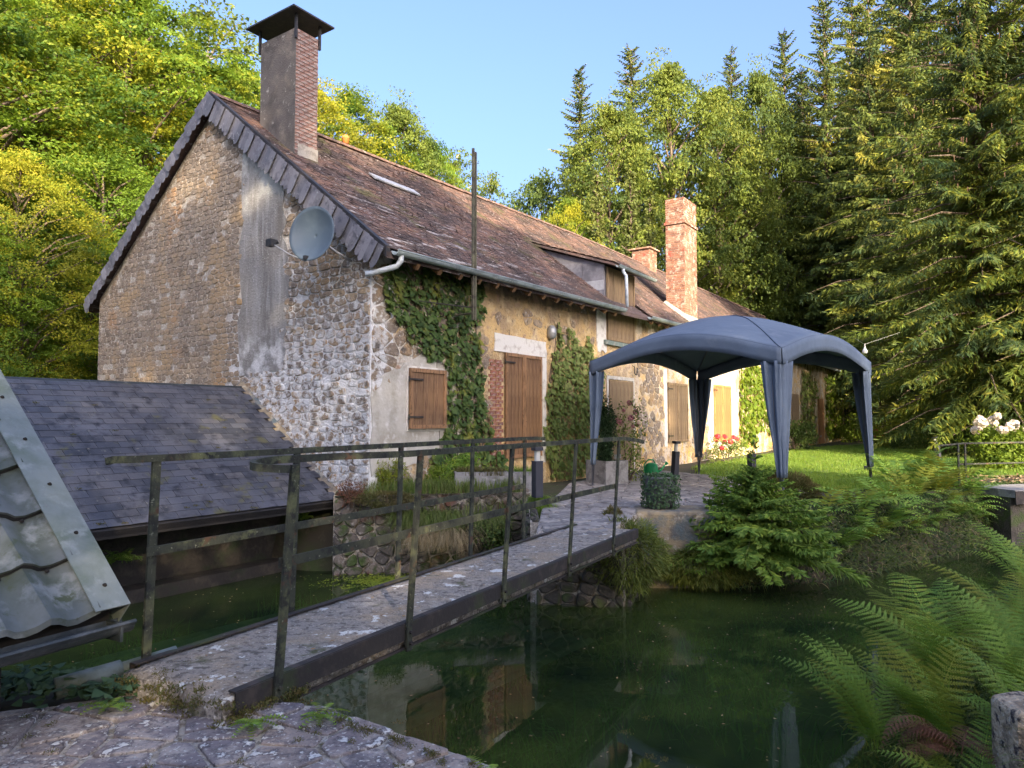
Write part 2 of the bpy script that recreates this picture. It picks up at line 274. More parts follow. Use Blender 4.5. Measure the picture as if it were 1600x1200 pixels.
class MB:
    def __init__(s): s.v = []; s.f = []; s.T = None
    def add(s, vs, fs):
        n = len(s.v)
        s.v += [tuple(s.T @ Vector(p)) if s.T is not None else tuple(p) for p in vs]
        s.f += [tuple(i + n for i in f) for f in fs]; return s
    def box(s, a, b, bev=0):
        x0, y0, z0 = a; x1, y1, z1 = b
        s.add([(x0, y0, z0), (x1, y0, z0), (x1, y1, z0), (x0, y1, z0), (x0, y0, z1), (x1, y0, z1), (x1, y1, z1), (x0, y1, z1)],
              [(0, 3, 2, 1), (4, 5, 6, 7), (0, 1, 5, 4), (1, 2, 6, 5), (2, 3, 7, 6), (3, 0, 4, 7)]); return s
    def prism(s, poly, d, lo=0.0):
        """poly of 3D points extruded by vector d"""
        n = len(poly); d = Vector(d)
        vs = [Vector(p) for p in poly] + [Vector(p) + d for p in poly]
        fs = [tuple(range(n - 1, -1, -1)), tuple(range(n, 2 * n))] + [(i, (i + 1) % n, n + (i + 1) % n, n + i) for i in range(n)]
        return s.add(vs, fs)
    def tube(s, pts, r, seg=8, cap=True):
        pts = [Vector(p) for p in pts]; n = len(pts)
        rr = r if isinstance(r, (list, tuple)) else [r] * n
        rings = []; prev = None
        for i, p in enumerate(pts):
            t = (pts[min(i + 1, n - 1)] - pts[max(i - 1, 0)]).normalized()
            if prev is None:
                a = Vector((0, 0, 1)) if abs(t.z) < .9 else Vector((1, 0, 0)); x = t.cross(a).normalized()
            else: x = (prev - t * prev.dot(t)).normalized()
            prev = x; y = t.cross(x)
            rings.append([p + (x * math.cos(2 * math.pi * k / seg) + y * math.sin(2 * math.pi * k / seg)) * rr[i] for k in range(seg)])
        vs = [q for rg in rings for q in rg]; fs = []
        for i in range(n - 1):
            for k in range(seg):
                a = i * seg + k; b = i * seg + (k + 1) % seg; fs.append((a, b, b + seg, a + seg))
        if cap: fs.append(tuple(range(seg - 1, -1, -1))); fs.append(tuple((n - 1) * seg + k for k in range(seg)))
        return s.add(vs, fs)
    def bar(s, pts, wd, ht, up=(0, 0, 1)):
        """flat bar swept along pts: wd sideways, ht along up"""
        pts = [Vector(p) for p in pts]; n = len(pts); up = Vector(up); vs = []
        for i, p in enumerate(pts):
            t = (pts[min(i + 1, n - 1)] - pts[max(i - 1, 0)]).normalized(); x = t.cross(up).normalized(); u_ = x.cross(t).normalized()
            for a, b in ((-1, -1), (1, -1), (1, 1), (-1, 1)): vs.append(p + x * a * wd / 2 + u_ * b * ht / 2)
        fs = [(3, 2, 1, 0), tuple(4 * (n - 1) + k for k in range(4))]
        for i in range(n - 1):
            for k in range(4): a = 4 * i + k; b = 4 * i + (k + 1) % 4; fs.append((a, b, b + 4, a + 4))
        return s.add(vs, fs)
    def lathe(s, prof, seg=20, o=(0, 0, 0)):
        vs = []; fs = []
        for r, z in prof:
            for k in range(seg): a = 2 * math.pi * k / seg; vs.append((o[0] + r * math.cos(a), o[1] + r * math.sin(a), o[2] + z))
        for i in range(len(prof) - 1):
            for k in range(seg): a = i * seg + k; b = i * seg + (k + 1) % seg; fs.append((a, b, b + seg, a + seg))
        return s.add(vs, fs)
    def mesh(s, name, smooth=False):
        me = bpy.data.meshes.new(name); me.from_pydata(s.v, [], s.f)
        if smooth: me.shade_smooth()
        return me
    def build(s, name, mat, parent=None, smooth=False, bevel=0):
        o = link(name, s.mesh(name, smooth), mat, parent)
        if bevel:
            md = o.modifiers.new('b', 'BEVEL'); md.width = bevel; md.segments = 2; md.limit_method = 'ANGLE'
        return o

def np_mesh(name, V, rnd=None):
    """V: (N,k,3) array of k-gons, none shared"""
    V = np.asarray(V, dtype=np.float32); n, k = V.shape[:2]
    me = bpy.data.meshes.new(name)
    me.vertices.add(n * k); me.vertices.foreach_set('co', V.reshape(-1))
    me.loops.add(n * k); me.loops.foreach_set('vertex_index', np.arange(n * k, dtype=np.int32))
    me.polygons.add(n); me.polygons.foreach_set('loop_start', np.arange(0, n * k, k, dtype=np.int32))
    me.update(calc_edges=True)
    if rnd is None: rnd = NR.random(n)
    at = me.attributes.new('rnd', 'FLOAT', 'POINT'); at.data.foreach_set('value', np.repeat(np.asarray(rnd, dtype=np.float32), k))
    return me
def unit(a): return a / np.maximum(np.linalg.norm(a, axis=-1, keepdims=True), 1e-9)
def leaves(P, D, Nn, ln, wd, fold=0.0):
    """diamond leaves at P pointing along D with normal ~Nn"""
    D = unit(D); B = unit(np.cross(D, Nn)); ln = np.reshape(ln, (-1, 1)); wd = np.reshape(wd, (-1, 1))
    Nv = unit(np.cross(B, D))
    m = P + D * ln * .45 - Nv * fold * wd
    return np.stack([P, m + B * wd * .5, P + D * ln, m - B * wd * .5], axis=1)
def ivy_leaves(P, D, Nn, sz):
    D = unit(D); B = unit(np.cross(D, Nn)); s = np.reshape(sz, (-1, 1))
    return np.stack([P, P + B * s * .52 + D * s * .12, P + B * s * .30 + D * s * .55, P + D * s * 1.0, P - B * s * .30 + D * s * .55, P - B * s * .52 + D * s * .12], axis=1)

# ---- voronoi cells by half plane clipping
def clip(poly, a, b, c):
    out = []
    for i in range(len(poly)):
        p, q = poly[i], poly[(i + 1) % len(poly)]
        dp = a * p[0] + b * p[1] - c; dq = a * q[0] + b * q[1] - c
        if dp <= 0: out.append(p)
        if (dp < 0 < dq) or (dq < 0 < dp):
            t = dp / (dp - dq); out.append((p[0] + t * (q[0] - p[0]), p[1] + t * (q[1] - p[1])))
    return out
def clip_convex(poly, region):
    for i in range(len(region)):
        p, q = region[i], region[(i + 1) % len(region)]
        a, b = q[1] - p[1], -(q[0] - p[0])
        poly = clip(poly, a, b, a * p[0] + b * p[1])
        if len(poly) < 3: return []
    return poly
def voronoi(pts, k=14, big=3.0):
    A = np.array(pts); out = []
    for i, p in enumerate(A):
        d = ((A - p) ** 2).sum(1); idx = np.argsort(d)[1:k + 1]
        poly = [(p[0] - big, p[1] - big), (p[0] + big, p[1] - big), (p[0] + big, p[1] + big), (p[0] - big, p[1] + big)]
        for j in idx:
            q = A[j]; a, b = q - p; m = (p + q) / 2
            poly = clip(poly, a, b, a * m[0] + b * m[1])
            if len(poly) < 3: break
        out.append(poly)
    return out
def area(poly): return .5 * abs(sum(poly[i][0] * poly[(i + 1) % len(poly)][1] - poly[(i + 1) % len(poly)][0] * poly[i][1] for i in range(len(poly))))
def inpoly(x, y, poly):
    c = False; n = len(poly)
    for i in range(n):
        x0, y0 = poly[i]; x1, y1 = poly[(i + 1) % n]
        if (y0 > y) != (y1 > y) and x < (x1 - x0) * (y - y0) / (y1 - y0) + x0: c = not c
    return c
def clean(poly, tol=.012):
    out = []
    for p in poly:
        if not out or math.hypot(p[0] - out[-1][0], p[1] - out[-1][1]) > tol: out.append(p)
    if len(out) > 1 and math.hypot(out[0][0] - out[-1][0], out[0][1] - out[-1][1]) < tol: out.pop()
    return out
def stone_geo(poly, joint, proud, fn, back=.01, rough=.35, rim=.02, cut=.16):
    """a pillowed stone over a 2D cell; fn maps (a,b,h) to 3D"""
    poly = clean(poly, joint * 1.2)
    if len(poly) < 3: return None
    cx = sum(p[0] for p in poly) / len(poly); cy = sum(p[1] for p in poly) / len(poly)
    sz = math.sqrt(max(area(poly), 1e-5)); k1 = 1 - joint / sz * 1.3; k2 = k1 - rim / sz * 2
    if k2 < .25: return None
    # round the corners by cutting each one
    rp = []
    n = len(poly)
    for i in range(n):
        p = poly[i]; a = poly[i - 1]; b = poly[(i + 1) % n]; c = cut + cut * .75 * random.random()
        rp += [(p[0] + (a[0] - p[0]) * c, p[1] + (a[1] - p[1]) * c), (p[0] + (b[0] - p[0]) * c, p[1] + (b[1] - p[1]) * c)]
    h = proud * (1 + rough * (random.random() * 2 - 1)); n = len(rp)
    tx, ty = (random.random() - .5) * proud * .8 / sz, (random.random() - .5) * proud * .8 / sz
    r0 = [fn(cx + (p[0] - cx) * k1, cy + (p[1] - cy) * k1, -back) for p in rp]
    r1 = []; r2 = []
    for p in rp:
        dx, dy = p[0] - cx, p[1] - cy
        r1.append(fn(cx + dx * k1 * .985, cy + dy * k1 * .985, h * .62 + tx * dx + ty * dy))
        r2.append(fn(cx + dx * k2, cy + dy * k2, h * (1 + .1 * random.random()) + tx * dx + ty * dy))
    fs = [(i, (i + 1) % n, n + (i + 1) % n, n + i) for i in range(n)] + [(n + i, n + (i + 1) % n, 2 * n + (i + 1) % n, 2 * n + i) for i in range(n)] + [tuple(2 * n + i for i in range(n))]
    return r0 + r1 + r2, fs
def add_stones(cells, joint, proud, fn, name, mat, parent, limit, key=None, stuff_name=None, rim=.02, cut=.16):
    """the first `limit` stones (sorted by key) as single parts, the rest joined"""
    cells = [c for c in cells if len(c) >= 3 and area(c) > .0015]
    if key: cells.sort(key=key)
    rest = MB(); rr = []
    for i, c in enumerate(cells):
        g = stone_geo(c, joint, proud, fn, rim=rim, cut=cut)
        if not g: continue
        if i < limit:
            me = bpy.data.meshes.new(name); me.from_pydata(g[0], [], g[1]); link(name, me, mat, parent)
        else:
            rest.add(*g); rr += [random.random()] * len(g[0])
    if rest.v:
        o = rest.build(stuff_name or 'small_stones', mat, parent); tag(o, kind='stuff')
        at = o.data.attributes.new('rnd', 'FLOAT', 'POINT'); at.data.foreach_set('value', rr)
        return o
def rows(x0, x1, z0, z1, sx, sz, jit=.35):
    pts = []; z = z0; k = 0
    while z < z1:
        h = sz * random.uniform(.75, 1.3); x = x0 + random.random() * sx
        while x < x1:
            wd = sx * random.uniform(.6, 1.5); pts.append((x + wd / 2, z + h / 2 + random.uniform(-jit, jit) * h * .5)); x += wd
        z += h; k += 1
    return pts

# ------------------------------------------------------------------ terrain
POND = [(-1.55, 4.0), (-.99, 3.62), (-.05, 2.95), (1.6, 1.85), (2.1, 1.55), (2.45, 3.3), (3.6, 5.0), (5.9, 7.2), (8.8, 8.9), (13, 10.2), (34, 11.5),
        (34, 17), (13, 16.2), (10.6, 15.2), (7.7, 12.7), (5.8, 11.4), (4.3, 10.5), (3.0, 10.5), (1.75, 10.5), (1.2, 10.2), (1.15, 9.7), (.55, 9.75), (.62, 11.75),
        (-2.65, 11.35), (-3.1, 11.35), (-4.1, 11.6), (-8.3, 5.6), (-7.3, 4.9), (-2.2, 4.2)]
WZ = -1.05
def seg_dist(x, y):
    best = 1e9
    for i in range(len(POND)):
        x0, y0 = POND[i]; x1, y1 = POND[(i + 1) % len(POND)]; dx, dy = x1 - x0, y1 - y0
        t = max(0, min(1, ((x - x0) * dx + (y - y0) * dy) / (dx * dx + dy * dy))); d = math.hypot(x - x0 - t * dx, y - y0 - t * dy)
        if d < best: best = d
    return best
def sstep(a, b, x): t = max(0, min(1, (x - a) / (b - a))); return t * t * (3 - 2 * t)
def ground(x, y):
    z = -.03 - .04 * sstep(13, 17, y)
    if y < 5: z -= .16 * (1 - sstep(4.0, 5.0, y))
    if x > 2.0 and y < 12: z -= .28 * sstep(2.0, 3.0, x) * (1 - sstep(9.5, 11.0, y)) if y < 9.6 else 0
    # wooded slope left of and behind the house
    d = -(x + 9) * .9 + (y - 14) * .25
    if d > 0: z += min(d * .42, 14)
    d2 = (y - 58) + x * .1
    if d2 > 0: z += min(d2 * .25, 14)
    d3 = (x - 26) - (y - 20) * .15
    if d3 > 0: z += min(d3 * .25, 8)
    d4 = -y - 16
    if d4 > 0: z += min(d4 * .15, 4)
    z += .03 * mnoise.noise(Vector((x * .8, y * .8, 0)))
    return z
def axis(dense0, dense1, step, lo, hi):
    a = list(np.arange(dense0, dense1 + 1e-6, step)); s = step; x = dense0
    while x > lo: s *= 1.25; x -= s; a.insert(0, x)
    s = step; x = a[-1]
    while x < hi: s *= 1.25; x += s; a.append(x)
    return a
def build_ground():
    xs = axis(-7.5, 13, .16, -320, 320); ys = axis(1.0, 17, .16, -320, 320)
    vs = []; fs = []; nx = len(xs)
    for y in ys:
        for x in xs:
            z = ground(x, y)
            if 0 < y < 18 and -8 < x < 36 and inpoly(x, y, POND):
                t = sstep(0, .30, seg_dist(x, y)); z = z * (1 - t) + (-1.8 + .12 * mnoise.noise(Vector((x, y, 3)))) * t
            vs.append((x, y, z))
    for j in range(len(ys) - 1):
        for i in range(nx - 1):
            a = j * nx + i; fs.append((a, a + 1, a + nx + 1, a + nx))
    me = bpy.data.meshes.new('ground'); me.from_pydata(vs, [], fs); me.shade_smooth()
    o = link('ground', me, 'ground'); tag(o, kind='structure')
build_ground()
b = MB(); b.add([(-9, 1, WZ), (36, 1, WZ), (36, 18, WZ), (-9, 18, WZ)], [(0, 1, 2, 3)])
tag(b.build('pond_water', 'water'), kind='structure')

# ------------------------------------------------------------------ near flagstone terrace
TERR = [(-4.2, -1.5), (1.3, -1.5), (1.95, 1.65), (-.03, 3.02), (-.98, 3.68), (-2.04, 3.80), (-2.6, 3.58), (-4.2, 3.0)]
b = MB(); b.prism([(x, y, -1.9) for x, y in TERR], (0, 0, 1.775))
terrace = tag(b.build('terrace', 'flagjoint'), kind='structure')
pts = []
y = -1.6; k = 0
while y < 3.9:
    x = -4.4 + (.2 if k % 2 else 0)
    while x < 2.2:
        pts.append((x + random.uniform(-.13, .13), y + random.uniform(-.09, .09))); x += random.uniform(.20, .50)
    y += random.uniform(.15, .28); k += 1
# cells clipped to the convex outline
cells = [clip_convex(c, TERR) for c in voronoi(pts, 16, 1.5)]
cells = [c for c in cells if len(c) >= 3 and area(c) > .006 and max(p[1] for p in c) > 1.8]
add_stones(cells, .017, .011, lambda a, b_, h: (a, b_, -.122 + h), 'flagstone', 'flag', terrace, 300, rim=.007, cut=.06)

# ------------------------------------------------------------------ path and abutment beyond the bridge
PA = [(.28, 8.35), (1.02, 8.15), (1.8, 10.15), (.45, 10.6)]
PB = [(.45, 10.6), (1.8, 10.15), (3.7, 10.6), (5.4, 13), (5.3, 15.8), (3.8, 18.3), (1.2, 14.8)]
b = MB(); b.prism([(x, y, -.16) for x, y in PA], (0, 0, .145)); b.prism([(.28, 9.3, -2.0), (1.42, 9.15, -2.0), (1.8, 10.14, -2.0), (.45, 10.59, -2.0)], (0, 0, 1.835)); b.prism([(x, y, -.3) for x, y in PB], (0, 0, .283))
path = tag(b.build('path', 'flagjoint'), kind='structure')
for reg in (PA, PB):
    pts = [(p[0], p[1]) for p in rows(0, 5.6, 8, 18.5, .34, .24)]
    cells = [clip_convex(c, reg) for c in voronoi(pts, 14, 1.2)]
    cells = [c for c in cells if len(c) >= 3 and area(c) > .01]
    add_stones(cells, .012, .02, lambda a, b_, h: (a, b_, -.018 + h), 'paving_stone', 'pathstone', path, 150 if reg is PB else 80, key=lambda c: c[0][1], rim=.015)

# stone retaining wall below the house ledge
def wall_between(p, q, z0, z1, thick, sx, sz, limit, root, mat='bankstone', joint=.015, proud=.05):
    p = Vector(p); q = Vector(q); L = (q - p).length; d = (q - p) / L; n = Vector((d.y, -d.x))   # n = outer side
    b = MB(); b.prism([(p.x, p.y, z0), (q.x, q.y, z0), (q.x - n.x * thick, q.y - n.y * thick, z0), (p.x - n.x * thick, p.y - n.y * thick, z0)], (0, 0, z1 - z0))
    wl = b.build('wall_core', 'flagjoint', root)
    reg = [(0, z0), (L, z0), (L, z1), (0, z1)]
    cells = [clip_convex(c, reg) for c in voronoi(rows(-.2, L + .2, z0 - .1, z1 + .1, sx, sz), 14, 1.2)]
    add_stones(cells, joint, proud, lambda a, h_, h: (p.x + d.x * a + n.x * h, p.y + d.y * a + n.y * h, h_), 'stone', mat, root, limit, key=lambda c: -c[0][1], stuff_name='lower_stones')
    # rough capping
    cells = [clip_convex(c, [(0, 0), (L, 0), (L, thick), (0, thick)]) for c in voronoi(rows(-.1, L + .1, -.1, thick + .1, sx * 1.4, thick * .55), 12, 1.5)]
    add_stones(cells, joint, proud, lambda a, h_, h: (p.x + d.x * a - n.x * h_, p.y + d.y * a - n.y * h_, z1 + h * .8), 'capstone', mat, root, 60)
    return wl
ledge = empty('retaining_wall', (0, 0, 0), 0, 'low mossy rubble stone wall holding the planted ledge at the house corner', 'wall')
wall_between((-2.75, 10.92), (.30, 11.40), -1.6, .16, .5, .26, .15, 140, ledge)
wall_between((.26, 11.38), (.24, 9.30), -1.6, -.02, .12, .28, .17, 50, ledge, 'darkbank')
abut = empty('bridge_abutment', (0, 0, 0), 0, 'dark mossy stone abutment carrying the far end of the footbridge', 'abutment')
wall_between((.30, 9.22), (1.42, 9.07), -1.7, -.17, .07, .24, .15, 30, abut, 'darkbank')
wall_between((1.44, 9.09), (1.84, 10.05), -1.7, -.17, .07, .26, .16, 80, abut, 'darkbank')
b = MB(); pr = [(0.0, 0), (.4, -.05), (1.15, -.03), (1.3, .2), (1.25, .75), (.1, .75)]
b.prism([(1.76 + x, 10.1 + y, -1.5) for x, y in pr], (0, 0, 1.52))
blk = b.build('stone_block', 'blockstone', None, bevel=.04)
tag(blk, 'ochre and grey stone block at the pond edge under the ivy covered pot', 'stone block')

# ------------------------------------------------------------------ house
A_ = math.atan2(.823, .568)
HX, HY = -2.22, 11.0
house = empty('farmhouse', (HX, HY, 0), A_, 'long old stone farmhouse with tiled roof, slate edged gable and brown shutters', 'house')
def H(x, y, z=0):
    return (HX + x * math.cos(A_) - y * math.sin(A_), HY + x * math.sin(A_) + y * math.cos(A_), z)
LEN = 45.0; D = 8.74; YM = 4.37
def EZ(x): return 3.92 + .20 * min(x / 14, 1.0)
def RZ(x): return 7.6 + .32 * min(x / 14, 1.0)
SL = (7.6 - 3.92) / (YM + .42)
# gable wall
gz = [(0, 0), (D, 0)]
b = MB(); b.prism([(0, 0, -1.3), (0, D, -1.3), (0, D, 4.05), (0, YM, 7.38), (0, 0, 4.05)], (.5, 0, 0))
gable = b.build('gable_wall', 'mortar', house)
b = MB(); b.prism([(LEN - .5, 0, -.3), (LEN - .5, D, -.3), (LEN - .5, D, 4.2), (LEN - .5, 0, 4.2)], (.5, 0, 0)); b.build('end_wall', 'facade', house)
b = MB()
xs = [.5, 8.0, 9.75, 14, LEN - .5]
b.add([(.5, 0, -1.0), (LEN - .5, 0, -1.0), (LEN - .5, .5, -1.0), (.5, .5, -1.0), (.5, 0, 4.15), (14, 0, 4.32), (LEN - .5, 0, 4.32), (LEN - .5, .5, 4.7), (14, .5, 4.7), (.5, .5, 4.5)],
      [(0, 1, 6, 5, 4), (1, 2, 7, 6), (2, 3, 9, 8, 7), (3, 0, 4, 9), (4, 5, 8, 9), (5, 6, 7, 8)])
front = b.build('front_wall', 'facade', house)
b = MB(); b.box((.5, D - .5, -.3), (LEN - .5, D, 4.1)); b.build('back_wall', 'facade', house)
# render strip and lime plaster at the corner
def rough_patch(name, outline, y_or_x, axis_, depth, mat, parent, jit=.05, n=6):
    pts = []
    for i in range(len(outline)):
        p, q = outline[i], outline[(i + 1) % len(outline)]
        for k in range(n):
            t = k / n; j = jit if 0 < k else jit * .3
            pts.append((p[0] + (q[0] - p[0]) * t + random.uniform(-j, j), p[1] + (q[1] - p[1]) * t + random.uniform(-j, j)))
    b = MB()
    if axis_ == 'x': b.prism([(y_or_x, a, z) for a, z in pts], (-depth, 0, 0))
    else: b.prism([(a, y_or_x, z) for a, z in pts], (0, -depth, 0))
    return b.build(name, mat, parent)
rough_patch('render_strip', [(2.15, 2.2), (3.38, 2.1), (3.40, 6.35), (2.25, 5.45), (2.0, 3.6)], -.002, 'x', .014, 'strip', house, .09, 9)
rough_patch('corner_plaster', [(.03, .45), (.82, .55), (1.85, .75), (1.80, 2.25), (1.2, 2.45), (.55, 2.15), (.04, 1.9)], -.002, 'y', .016, 'plaster', house)
# gable stones
def in_gable(y, z):
    top = 4.0 + min(y, D - y) * .762 - .12
    if z > top or y < 0.02 or y > D - .02: return False
    if 2.1 < y < 3.42 and z > 2.2 and z < 6.4 and not (y < 2.25 and z < 3.4): return False
    low = 1.72 if y > 3.15 else 1.72 - (3.15 - y) * .72
    return z > low - .35
ptsA = rows(-.1, 3.42, -.5, 7.6, .24, .118, .6); ptsB = rows(3.42, D + .1, .9, 7.6, .185, .10)
AN = 1.75
cells = [[(q[0] * AN, q[1]) for q in c] for c in voronoi([(p[0] / AN, p[1]) for p in ptsA if p[1] < 4.4 + p[0] * .8 + .4] + [(p[0] / AN, p[1]) for p in ptsB], 14, .9)]
box_g = [(0.01, -1), (D - .01, -1), (D - .01, 4.0), (YM, 7.33), (0.01, 4.0)]
good = []
for c in cells:
    c = clip_convex(c, box_g)
    if len(c) < 3: continue
    cx = sum(p[0] for p in c) / len(c); cz = sum(p[1] for p in c) / len(c)
    if in_gable(cx, cz) and random.random() > (.02 if cx < 3.4 else .08): good.append(c)
gm = lambda a, z, h: (-h, a, z)
add_stones([c for c in good if c[0][0] < 3.4], .011, .016, gm, 'stone', 'stone', gable, 200, key=lambda c: c[0][1] + c[0][0] * .3, rim=.018)
add_stones([c for c in good if c[0][0] >= 3.4], .008, .012, gm, 'stone', 'smallstone', gable, 40, key=lambda c: -area(c), rim=.015)
# facade stones: quoins, patches left of the first shutter and round the back doors
cells = voronoi(rows(-.05, 20, -.2, 4.2, .36, .19), 12, 1.0)
good = []
for c in cells:
    c = clip_convex(c, [(.01, -.1), (30, -.1), (30, 4.1), (.01, 4.1)])
    if len(c) < 3: continue
    cx = sum(p[0] for p in c) / len(c); cz = sum(p[1] for p in c) / len(c)
    ok = False
    if cx < 1.9 and 1.95 < cz < 4.05 and not (cx > .7 and cz < 2.35): ok = random.random() < .8
    if cx < 3.0 and cz < .75: ok = random.random() < .85
    if 2.5 < cx < 3.1 and 1.0 < cz < 3.0: ok = random.random() < .7
    if 9.9 < cx < 11.7 and cz < 3.4: ok = random.random() < .75
    if 14 < cx < 15.6 and cz < 3.0: ok = random.random() < .6
    if 3.3 < cx < 7.9 and 3.1 < cz < 4.0: ok = random.random() < .12
    if ok: good.append(c)
add_stones(good, .02, .018, lambda a, z, h: (a, -h, z), 'stone', 'stone', front, 60, key=lambda c: c[0][0], rim=.03)
# brick jamb
bk = MB().box((-.105, -.012, -.03), (.105, .012, .03)).mesh('brick'); bk.materials.append(MT['brick'])
z = .30; k = 0
while z < 2.5:
    for i in range(2):
        o = link('brick', bk, None, front); o.location = (3.22 + i * .225 + (.05 if k % 2 else -.03), -.006, z); o.scale = (1 if (i + k) % 2 else .8, 1, 1)
    z += .072; k += 1
# shutters, doors
def planks(root, x0, x1, z0, z1, y, n, mat, name='plank', th=.022):
    wd = (x1 - x0) / n
    me = MB().box((-wd / 2 + .004, -th / 2, 0), (wd / 2 - .004, th / 2, z1 - z0)).mesh(name); me.materials.append(MT[mat])
    for i in range(n):
        o = link(name, me, None, root); o.location = (x0 + wd * (i + .5), y + random.uniform(-.002, .002), z0)
def frame_rect(root, x0, x1, z0, z1, y, wd, mat, th=.03, name='frame'):
    b = MB(); b.box((x0, y - th, z0), (x0 + wd, y, z1)); b.box((x1 - wd, y - th, z0), (x1, y, z1))
    b.box((x0 + wd, y - th, z0), (x1 - wd, y, z0 + wd)); b.box((x0 + wd, y - th, z1 - wd), (x1 - wd, y, z1)); b.build(name, mat, root)
def shutter(x0, x1, z0, z1, n, mat, y=-.03, framed=True, hinges=True, label=None):
    b = MB().box((x0, y - .012, z0), (x1, y + .008, z1)); sh = b.build('shutter', mat, house)
    if label: sh['label'] = label
    planks(sh, x0 + (.06 if framed else .005), x1 - (.06 if framed else .005), z0 + (.06 if framed else .01), z1 - (.06 if framed else .01), y - .010, n, mat)
    if framed: frame_rect(sh, x0 - .002, x1 + .002, z0 - .002, z1 + .002, y - .012, .065, 'frame_' + mat, .028)
    if hinges:
        for zz in (z0 + .18, z1 - .2):
            MB().box((x0 - .04, y - .052, zz), (x0 + .30, y - .043, zz + .03)).build('hinge', 'rust', sh)
            MB().tube([(x0 - .045, y - .045, zz - .03), (x0 - .045, y - .045, zz + .06)], .013, 6).build('hinge_pin', 'rust', sh)
    return sh
shutter(.83, 1.75, 1.17, 2.18, 3, 'wood', y=-.055, label='square brown framed shutter closed over the corner window')
frame_rect(house, .80, 1.79, 1.13, 2.22, -.018, .05, 'whiteplaster', .014, 'window_surround')
shutter(3.62, 4.265, .55, 2.65, 4, 'wood', y=-.03); shutter(4.275, 4.95, .55, 2.65, 4, 'wood', y=-.03, hinges=False)
rough_patch('lintel', [(3.28, 2.66), (5.2, 2.66), (5.18, 3.0), (3.3, 3.02)], -.002, 'y', .02, 'whiteplaster', house, .02, 5)
rough_patch('jamb_plaster', [(4.97, .4), (5.16, .4), (5.2, 2.655), (4.97, 2.655)], -.002, 'y', .02, 'whiteplaster', house, .015, 5)
# ground floor door with flat panels
def door(x0, x1, z0, z1, mat, n, y=-.02, label=None):
    d = MB().box((x0, y - .012, z0), (x1, y + .01, z1)).build('door', mat, house)
    if label: d['label'] = label
    planks(d, x0 + .01, x1 - .01, z0 + .03, z1 - .01, y - .02, n, mat)
    MB().box((x1 - .06, y - .034, (z0 + z1) / 2 - .4), (x1 - .03, y - .02, (z0 + z1) / 2 - .2)).build('handle', 'black', d)
    MB().box((x0 + .2, y - .034, z0 + .35), (x0 + .6, y - .026, z0 + .45)).build('letter_slot', 'steel', d)
    return d
door(8.17, 9.58, -.03, 2.30, 'greywood', 6, label='tall weathered plank door with a small slot near its foot')
frame_rect(house, 8.07, 9.68, -.1, 2.42, -.012, .09, 'plaster', .014, 'door_surround')
shutter(12.0, 12.75, .62, 2.40, 4, 'greywood'); shutter(12.77, 13.55, .62, 2.40, 4, 'greywood', hinges=False)
rough_patch('jamb_plaster', [(11.75, .5), (11.97, .5), (11.97, 2.8), (11.72, 2.8)], -.002, 'y', .02, 'whiteplaster', house, .02, 5)
shutter(16.1, 16.97, .55, 2.50, 3, 'orangewood'); shutter(17.0, 17.9, .55, 2.50, 3, 'orangewood', hinges=False)
rough_patch('window_plaster', [(15.5, .3), (18.6, .3), (18.6, 3.1), (15.5, 3.1)], -.002, 'y', .012, 'plaster', house, .06, 7)
door(27.2, 28.6, -.05, 2.5, 'greywood', 3); door(33.2, 34.6, -.05, 2.4, 'orangewood', 3)
MB().box((41, -.03, .4), (42.6, -.008, 2.6)).build('dark_doorway', 'dark', house)
# wall lamp / vent and hook
b = MB(); b.lathe([(0, -.03), (.05, -.03), (.10, .02), (.11, .10), (.10, .2), (.05, .27), (0, .28)], 12); vt = b.build('wall_vent', 'steel', house, True); vt.location = (5.32, -.08, 3.1)
MB().tube([(9.55, -.03, 2.75), (9.55, -.09, 2.72), (9.55, -.09, 2.55), (9.66, -.09, 2.50), (9.74, -.09, 2.58), (9.74, -.09, 2.7)], .012, 6).build('hook', 'black', house)
# roof decks
def roof_pt(x, y): # front slope
    t = (y + .45) / (YM + .45); return EZ(x) + (RZ(x) - EZ(x)) * t
b = MB()
for (xa, xb) in ((-.12, 14.0), (14.0, 39.0)):
    b.add([(xa, -.45, EZ(xa) - .02), (xb, -.45, EZ(xb) - .02), (xb, YM, RZ(xb) - .02), (xa, YM, RZ(xa) - .02), (xa, -.45, EZ(xa) - .12), (xb, -.45, EZ(xb) - .12), (xb, YM, RZ(xb) - .14), (xa, YM, RZ(xa) - .14)],
          [(0, 1, 2, 3), (7, 6, 5, 4), (0, 4, 5, 1), (3, 2, 6, 7), (0, 3, 7, 4), (1, 5, 6, 2)])
    b.add([(xa, D + .45, EZ(xa) - .02), (xb, D + .45, EZ(xb) - .02), (xb, YM + .001, RZ(xb) - .02), (xa, YM + .001, RZ(xa) - .02), (xa, D + .45, EZ(xa) - .12), (xb, D + .45, EZ(xb) - .12), (xb, YM + .001, RZ(xb) - .14), (xa, YM + .001, RZ(xa) - .14)],
          [(3, 2, 1, 0), (4, 5, 6, 7), (1, 5, 4, 0), (7, 6, 2, 3), (4, 7, 3, 0), (2, 6, 5, 1)])
b.add([(39, -.45, EZ(39) - .02), (LEN + .4, -.45, EZ(39) - .02), (39, YM, RZ(39) - .02)], [(0, 1, 2)])
b.add([(LEN + .4, D + .45, EZ(39) - .02), (39, D + .45, EZ(39) - .02), (39, YM, RZ(39) - .02)], [(0, 1, 2)])
b.add([(LEN + .4, -.45, EZ(39) - .02), (LEN + .4, D + .45, EZ(39) - .02), (39, YM, RZ(39) - .02)], [(0, 1, 2)])
roof = b.build('roof', 'tile', house)
